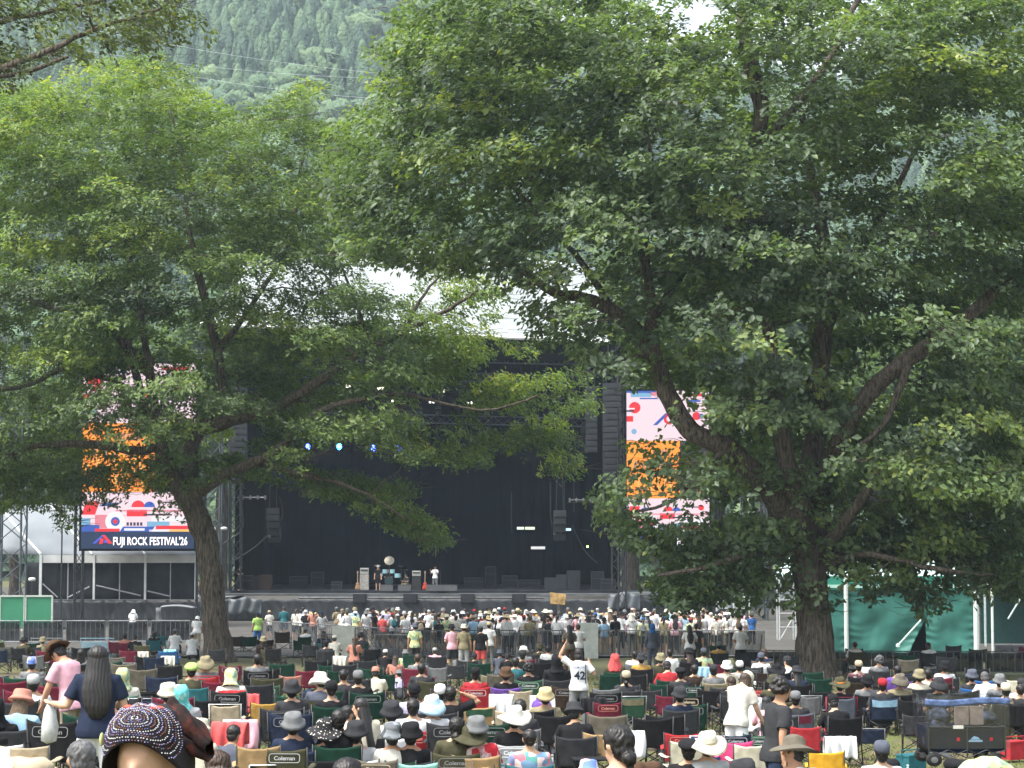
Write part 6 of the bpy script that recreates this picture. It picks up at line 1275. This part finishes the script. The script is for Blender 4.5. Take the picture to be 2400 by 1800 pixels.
# ---------------------------------------------------------------- bags, bottles, blankets, tables, wagon
def put(name, mesh, px, D, mt, label, cat, rz=0, s=1, z=0, group=None):
    o = link(name, mesh, None, (GX(px, D), D, gz(D, GX(px, D))+z), R(rz), cat=cat, group=group); o.scale = (s, s, s) if not isinstance(s, tuple) else s; setmat(o, mt); tag(o, label); LAB.append((o, label, px, False)); return o
def pile(seed, w=.25, h=.22):
    r = random.Random(seed); b = MB()
    for k in range(5): ell(b, (r.uniform(-w*.5, w*.5), r.uniform(-.1, .1), h*.45+r.uniform(-.03, .05)), (w*r.uniform(.4, .7), .13, h*r.uniform(.4, .55)), None, 10)
    return remesh(b, .02, .012, 8, name='bag')
PILES = [pile(i) for i in range(4)]
rb = random.Random(5)
def boxmesh(w, d, h, n='box'):
    b = MB(); b.box((0, 0, h/2), (w, d, h)); b.box((0, 0, h+.015), (w+.02, d+.02, .03)); b.tube([(-w/2, 0, h*.8), (-w/2-.03, 0, h+.1), (w/2+.03, 0, h+.1), (w/2, 0, h*.8)], .012, 5); return b.mesh(n, [mat((.5, .5, .5))])
COOL = boxmesh(.42, .28, .30, 'cooler_box')
b = MB(); b.lathe([(.001, 0), (.034, .003), (.034, .16), (.014, .20), (.014, .215), (.018, .216), (.018, .235), (.001, .236)], n=10); BOT = b.mesh('bottle', [mat((.5, .5, .5))], True)
def crumple(seed, w=.5, d=.35, h=.12):
    b = MB(); b.grid(lambda u, v: V3(((u-.5)*w, (v-.5)*d, h*(.5+.8*noise.noise(V3((u*4, v*4, seed))))*math.sin(u*3.14)**.5*math.sin(v*3.14)**.5+.01)), 18, 14); return b.mesh('garment', [mat((.5, .5, .5))], True)
CR = [crumple(i*3.3) for i in range(3)]
def drape(seed):
    b = MB(); pr = [(.14, .50), (.10, .66), (.04, .775), (0, .795), (-.045, .77), (-.06, .66), (-.065, .54), (-.07, .42)]
    def f(u, v):
        k = v*7; y = np.interp(k, range(8), [q[0] for q in pr]); z = np.interp(k, range(8), [q[1] for q in pr]); x = (u-.5)*.46; wv = abs(v-.45)*2
        return V3((x*(1+.2*noise.noise(V3((u*2, v*2, seed)))), y+.035*math.sin(u*19+seed)*wv+.02*noise.noise(V3((u*6, v*5, seed))), z-(.10*wv*noise.noise(V3((u*2.2, seed, 3)))*2 if v > .5 else 0)+.012*noise.noise(V3((u*8, 2, seed)))))
    b.grid(f, 26, 20); return b.mesh('garment', [mat((.5, .5, .5))], True)
DRP = [drape(i*2.7+1) for i in range(3)]
# further chairs and people filling the slope
rf_ = random.Random(77); nf = 0; npz = 0
for t_ in range(2600):
    py = rf_.uniform(1488, 1700); px = rf_.uniform(-10, 2410)
    if 1080 < px < 1330 and 1590 < py < 1650: continue
    if 870 < px < 960 and py > 1590: continue
    if px > 2060 and py > 1630: continue
    D = max(25, solveD(py, .80, px)); sp = .60 if D < 45 else .62
    if D > 84 or any(abs(GX(px, D)-GX(a, d))+abs(D-d)*.42 < sp*1.15 for a, d in OCC): continue
    if abs(px-1915) < 60 and D > 66: continue
    if abs(px-515) < 45 and D > 80: continue
    OCC.append((px, D)); c = rf_.choice(['black', 'charcoal', 'dark green', 'dark green', 'navy', 'black', 'olive', 'maroon', 'taupe', 'black', 'charcoal', 'dark green', 'dark brown', 'black']); nf += 1
    s_ = 1.12; chair(px, D, c, logo=rf_.choice([None, None, 'grey']) if D < 50 else None, s=(s_, s_, s_), rz=rf_.uniform(-16, 16))
    if rf_.random() < .30 and npz < 18:
        npz += 1; ht = rf_.random(); hat, hc = (('bucket', rf_.choice(['khaki', 'grey', 'white', 'black', 'olive', 'charcoal'])) if ht < .38 else ('cap', rf_.choice(['white', 'black', 'navy', 'grey'])) if ht < .6 else (None, 'black'))
        person(px, D, rf_.choice(['sit', 'sit', 'sit_lean', 'sit_turn']), rf_.choice(['black', 'charcoal', 'white', 'navy', 'grey', 'white', 'black', 'olive']), 'charcoal', hat, hc, rf_.choice(['short', 'bob', 'crop', 'long']), rf_.choice(['black', 'brown']), rz=rf_.uniform(-15, 15), sc=1.06)
    if nf > 105: break
print('filled', nf, npz)
for i in range(52):
    px = rb.uniform(10, 2390); D = rb.uniform(26, 62); c = rb.choice(['black', 'charcoal', 'navy', 'olive', 'grey', 'black', 'khaki', 'teal', 'white', 'red', 'brown'])
    if abs(px-560) < 70 and 20 < D < 40: continue
    put('bag', PILES[i % 4], px, D, gm(c), '%s soft bag on the ground among the chairs' % c, 'bag', rb.uniform(-60, 60), rb.uniform(.8, 1.35), 0, 'bags on the ground')
for i in range(16):
    px = rb.uniform(30, 2380); D = rb.uniform(27, 50); put('cooler_box', COOL, px, D, gm(rb.choice(['white', 'blue', 'grey', 'teal', 'red', 'cream'])), 'small cooler box standing between folding chairs', 'cooler', rb.uniform(-40, 40), 1, 0, 'cooler boxes')
for i in range(22):
    px = rb.uniform(30, 2380); D = rb.uniform(27, 40); put('bottle', BOT, px, D, rb.choice([mat((.55, .6, .6), .2), mat((.05, .25, .08), .3), mat((.5, .5, .5), .3)]), 'drink bottle standing in the grass between chairs', 'bottle', 0, 1.15, 0, 'bottles in the grass')
for px, D, c, w_ in ((2085, 33.6, 'mint', 1.7), (2000, 34.5, 'sky blue', 1.0), (2370, 34.8, 'lime', 1.2), (600, 25.0, 'white', 1.0), (1160, 60, 'lime', 1.6), (930, 27, 'lilac', 1.0), (90, 27.0, 'slate', 1.5), (110, 26.3, 'mint', .8), (1980, 33, 'leafy', .9), (2300, 30.3, 'beige', 1.0), (560, 22, 'grey', 1.1)):
    put('picnic_blanket', CR[0], px, D, gm(c), '%s cloth spread on the grass' % cn(c), 'blanket', 12, (w_*1.6, w_*1.6, .7), 0, 'cloths on the grass')
for px, py, c in ((1470, 1704, 'white'), (2030, 1560, 'white'), (1650, 1560, 'light blue'), (545, 1685, 'coral'), (570, 1678, 'pink'), (1080, 1545, 'grey'), (1270, 1625, 'white'), (1175, 1622, 'white'), (400, 1535, 'offwhite'), (405, 1520, 'mint'), (340, 1525, 'offwhite'), (800, 1535, 'offwhite'), (550, 1612, 'red'), (580, 1620, 'coral'), (1960, 1720, 'white'), (1390, 1630, 'black'), (1440, 1560, 'red')):
    D = max(24, solveD(py, .82, px)); shell(put('garment', DRP[int(px) % 3], px, D-.30, gm(c), '%s cloth draped over a folding chair back' % cn(c), 'cloth', 0, 1, 0, 'cloths hung over chairs'), .006)
for px, py in ((120, 1490), (235, 1500)):
    D = 92; put('crate', COOL, px, D, gm('sky blue' if px > 200 else 'light grey'), 'small pale crate below the left barrier', 'crate', 0, (3, 1.5, 2.2), 0, 'crates by the left barrier')
# low pale fence rail / path along the back of the lawn
b = MB(); b.grid(lambda u, v: V3((-60+57*u, 97+4*v, gz(97+4*v)+.03)), 30, 2); b.build('path', mat((.36, .35, .31), .95, .15, .8), kind='structure')
# folding camp tables
b = MB(); b.box((0, 0, .42), (.6, .4, .02)); 
for sx in (-.26, .26):
    b.tube([(sx, -.18, 0), (sx, .18, .41)], .012, 5); b.tube([(sx, .18, 0), (sx, -.18, .41)], .012, 5)
b.tube([(-.3, -.2, .42), (.3, -.2, .42)], .012, 5); TAB = b.mesh('camp_table', [mat((.5, .5, .5))])
for i in range(9):
    put('camp_table', TAB, [560, 690, 1160, 1390, 1520, 1620, 2000, 2330, 300][i], [33, 38, 24, 30, 27, 22.5, 25, 30, 36][i], gm(['brown', 'charcoal', 'light grey', 'black', 'grey', 'white', 'khaki', 'charcoal', 'tan'][i]), '%s low folding camp table between chairs' % ['brown', 'charcoal', 'light grey', 'black', 'grey', 'white', 'khaki', 'charcoal', 'tan'][i], 'table', rb.uniform(-20, 20))
# plastic covered folding wagon
def wagon():
    D = 31; c = V3((GX(2241, D), D, P(2241, 1790, D).z)); e = empty('folding_wagon', c, R(3), label='navy folding wagon under a clear plastic rain cover on the grass', cat='wagon'); W, H0, H1, DD = .98, .22, .58, .55; e.scale = (1.13, 1.13, .96)
    N = mat((.007, .011, .026), .8, .15, 6, spec=.1); b = MB()
    for y in (-DD/2, DD/2): b.grid(lambda u, v: V3((-W/2+W*u, y-.015*math.sin(u*12), H0+(H1-H0)*v-.03*math.sin(u*3.14)*(1-v))), 20, 6)
    for x in (-W/2, W/2): b.grid(lambda u, v: V3((x, -DD/2+DD*u, H0+(H1-H0)*v)), 6, 4)
    b.grid(lambda u, v: V3((-W/2+W*u, -DD/2+DD*v, H0)), 4, 4); q = b.build('fabric_body', N, e, True); shell(q, .01)
    b = MB()
    for y in (-DD/2-.02, DD/2+.02):
        for k in range(4): x0 = -W/2+W*k/4; b.tube([(x0, y, .12), (x0+W/4, y, H0+.02)], .008, 4); b.tube([(x0+W/4, y, .12), (x0, y, H0+.02)], .008, 4)
        b.tube([(-W/2, y, H1), (W/2, y, H1)], .012, 5)
        for x in (-W/2, 0, W/2): b.tube([(x, y, .14), (x, y, H1)], .010, 5)
    for x in (-W/2, W/2): b.tube([(x, -DD/2, H1), (x, -DD/2, 1.02)], .008, 5); b.tube([(x, DD/2, H1), (x, DD/2, 1.02)], .008, 5)
    for x in (-W/2, W/2):
        for z_ in (.14, H1): b.tube([(x, -DD/2-.02, z_), (x, DD/2+.02, z_)], .010, 5)
    b.build('frame', mat((.03, .03, .035), .4), e)
    for x in (-W/2+.06, W/2-.16):
        for y in (-DD/2-.03, DD/2+.03):
            b = MB(); M = Matrix.Rotation(R(90), 3, 'X'); b.lathe([(.04, -.03), (.085, -.035), (.10, -.02), (.10, .02), (.085, .035), (.04, .03)], (x, y, .10), 18, M=M); w_ = b.build('wheel', mat((.015, .015, .016), .7), e, True); b = MB(); b.lathe([(.002, -.04), (.045, -.037), (.05, .0), (.045, .037), (.002, .04)], (x, y, .10), 12, M=M); b.build('hub', mat((.15, .15, .16), .4), w_)
    pm = bpy.data.materials.new('clear_plastic'); pm.use_nodes = True; n = pm.node_tree; bs = n.nodes['Principled BSDF']; bs.inputs['Base Color'].default_value = (.75, .8, .88, 1); bs.inputs['Roughness'].default_value = .25; bs.inputs['Alpha'].default_value = .08; gl_ = n.nodes.new('ShaderNodeBsdfGlossy'); gl_.inputs['Roughness'].default_value = .15; tr_ = n.nodes.new('ShaderNodeBsdfTransparent'); tr_.inputs[0].default_value = (.86, .88, .92, 1); mx_ = n.nodes.new('ShaderNodeMixShader'); mx_.inputs[0].default_value = .13; n.links.new(tr_.outputs[0], mx_.inputs[1]); n.links.new(gl_.outputs[0], mx_.inputs[2]); n.links.new(mx_.outputs[0], n.nodes['Material Output'].inputs[0])
    b = MB()
    def side(u, v):
        a = u*4; k = int(min(3, a)); f = a-k; cs = [(-1, -1), (1, -1), (1, 1), (-1, 1), (-1, -1)]; x = (cs[k][0]*(1-f)+cs[k+1][0]*f)*(W/2+.05); y = (cs[k][1]*(1-f)+cs[k+1][1]*f)*(DD/2+.05)
        q = noise.noise(V3((u*22, v*6, 2)))*.03; return V3((x*(1+q), y*(1+q*1.6)+q*.4, .26+.76*v+.02*math.sin(u*25)*v))
    b.grid(side, 120, 16); b.grid(lambda u, v: V3(((u-.5)*(W+.1), (v-.5)*(DD+.1), 1.02+.03*noise.noise(V3((u*6, v*6, 0))))), 16, 10); b.build('rain_cover', pm, e, True)
    b = MB(); b.grid(lambda u, v: V3((-W/2-.052+(W+.104)*u, -DD/2-.062, 1.0-.10*v-.02*math.sin(u*6.28))), 20, 3); q = b.build('cover_hem', mat((.10, .15, .30), .4, .3, 12), e, True); shell(q, .004)
    b = MB()
    for x in (-.05, .14): b.box((x, -DD/2+.06, .74), (.17, .06, .27))
    b.build('parcel', mat((.30, .23, .19), .8, .2, 8), e); b = MB(); ell(b, (-.28, 0, .70), (.15, .18, .14)); ell(b, (.34, 0, .66), (.13, .18, .12)); ell(b, (-.32, -.1, .5), (.12, .1, .2)); b.build('bundle', mat((.04, .05, .08), .8, .6, 14), e, True)
    b = MB(); b.box((-.12, -DD/2-.05, .58), (.13, .01, .05)); b.build('white_tag', cloth('offwhite'), e)
    b = MB(); b.add([(-.09, 0, 0), (.09, 0, 0), (.085, 0, .028), (-.085, 0, .028)], [(0, 1, 2, 3)]); b.add([(-.07, 0, .034), (.06, 0, .034), (.03, 0, .07), (-.02, 0, .085), (-.045, 0, .06)], [(0, 1, 2, 3, 4)]); q = b.build('emblem', mat((.30, .48, .62)), e); q.location = (.10, -DD/2-.045, .36)
    for x in (-.12, .30): b = MB(); b.box((x, -DD/2-.05, .40), (.035, .02, .05)); b.build('red_clip', cloth('red'), e)
wagon()
# plastic bag held by the long haired figure, green ball at far right edge, round bag
b = MB(); b.tube([(0, 0, .02), (0, 0, -.05), (.01, 0, -.2), (0, 0, -.34), (0, 0, -.37)], [.02, .055, .085, .075, .02], 12); m_ = b.mesh('plastic_bag', [mat((.55, .57, .57), .25, .1, 20)], True)
for v in m_.vertices: v.co += v.normal*noise.noise(v.co*26)*.012
hp = HLONG.matrix_basis @ POSES['hold_left'].handL+V3((0, 0, -.03)); link('plastic_bag', m_, None, hp, label='white plastic bag hanging from the hand of the long haired person', cat='plastic bag')
b = MB(); ell(b, (0, 0, .26), (.27, .27, .27)); b.tube([(0, 0, .5), (.02, 0, .56), (.06, 0, .55)], .015, 6); b.build('round_cushion', mat((.10, .30, .20), .7), loc=(GX(2405, 30), 30, gz(30, 7.2)), label='round green cushion bag cut by the right edge', cat='cushion')
b = MB(); ell(b, (0, 0, .1), (.33, .2, .2)); m_ = remesh(b, .02, .02, 9, name='bundle'); put('bundle', m_, 2300, 26, gm('leafy'), 'pale green cloth bundle at the bottom right corner', 'bundle', z=P(2300, 1782, 26).z-gz(26, 5.7)-.28, s=1.1); chair(2300, 26.4, 'olive', s=(1, 1, .6)); put('tote_bag', PILES[1], 85, 24, gm('beige'), 'beige canvas tote in the bottom left corner', 'bag', s=1.35, z=P(85, 1772, 24).z-gz(24, GX(85, 24))-.32); chair(85, 24.4, 'beige', s=(1, 1, .75)); put('tote_bag', PILES[2], 26, 24, gm('white'), 'white padded bag in the bottom left corner', 'bag', s=1.1, z=P(26, 1768, 24).z-gz(24, GX(26, 24))-.26); chair(26, 24.4, 'white', s=(1, 1, .75))
# white lines of print on the chair behind the wagon
for i, (tx, zz) in enumerate((('BUENA VISTA', .74), ('WORLDTOUR', .67), ('LIVE', .61))):
    pass
# ---------------------------------------------------------------- labels: look first, then place in the row
def ordinal(n): return ['first', 'second', 'third', 'fourth', 'fifth', 'sixth', 'seventh', 'eighth', 'ninth', 'tenth', 'eleventh', 'twelfth', 'thirteenth', 'fourteenth', 'fifteenth', 'sixteenth', 'seventeenth', 'eighteenth', 'nineteenth', 'twentieth'][n] if n < 20 else '%dth' % (n+1)
def finish_labels():
    by = {}
    for o, d, px, own in LAB: by.setdefault(d, []).append((px, o))
    for d, l in by.items():
        if len(l) > 1:
            l.sort(key=lambda t: t[0]); n = len(l)
            for i, (px, o) in enumerate(l):
                w_ = 'leftmost of %d' % n if i == 0 else 'rightmost of %d' % n if i == n-1 else '%s of %d from left' % (ordinal(i), n)
                o['label'] = d+', '+w_
finish_labels()
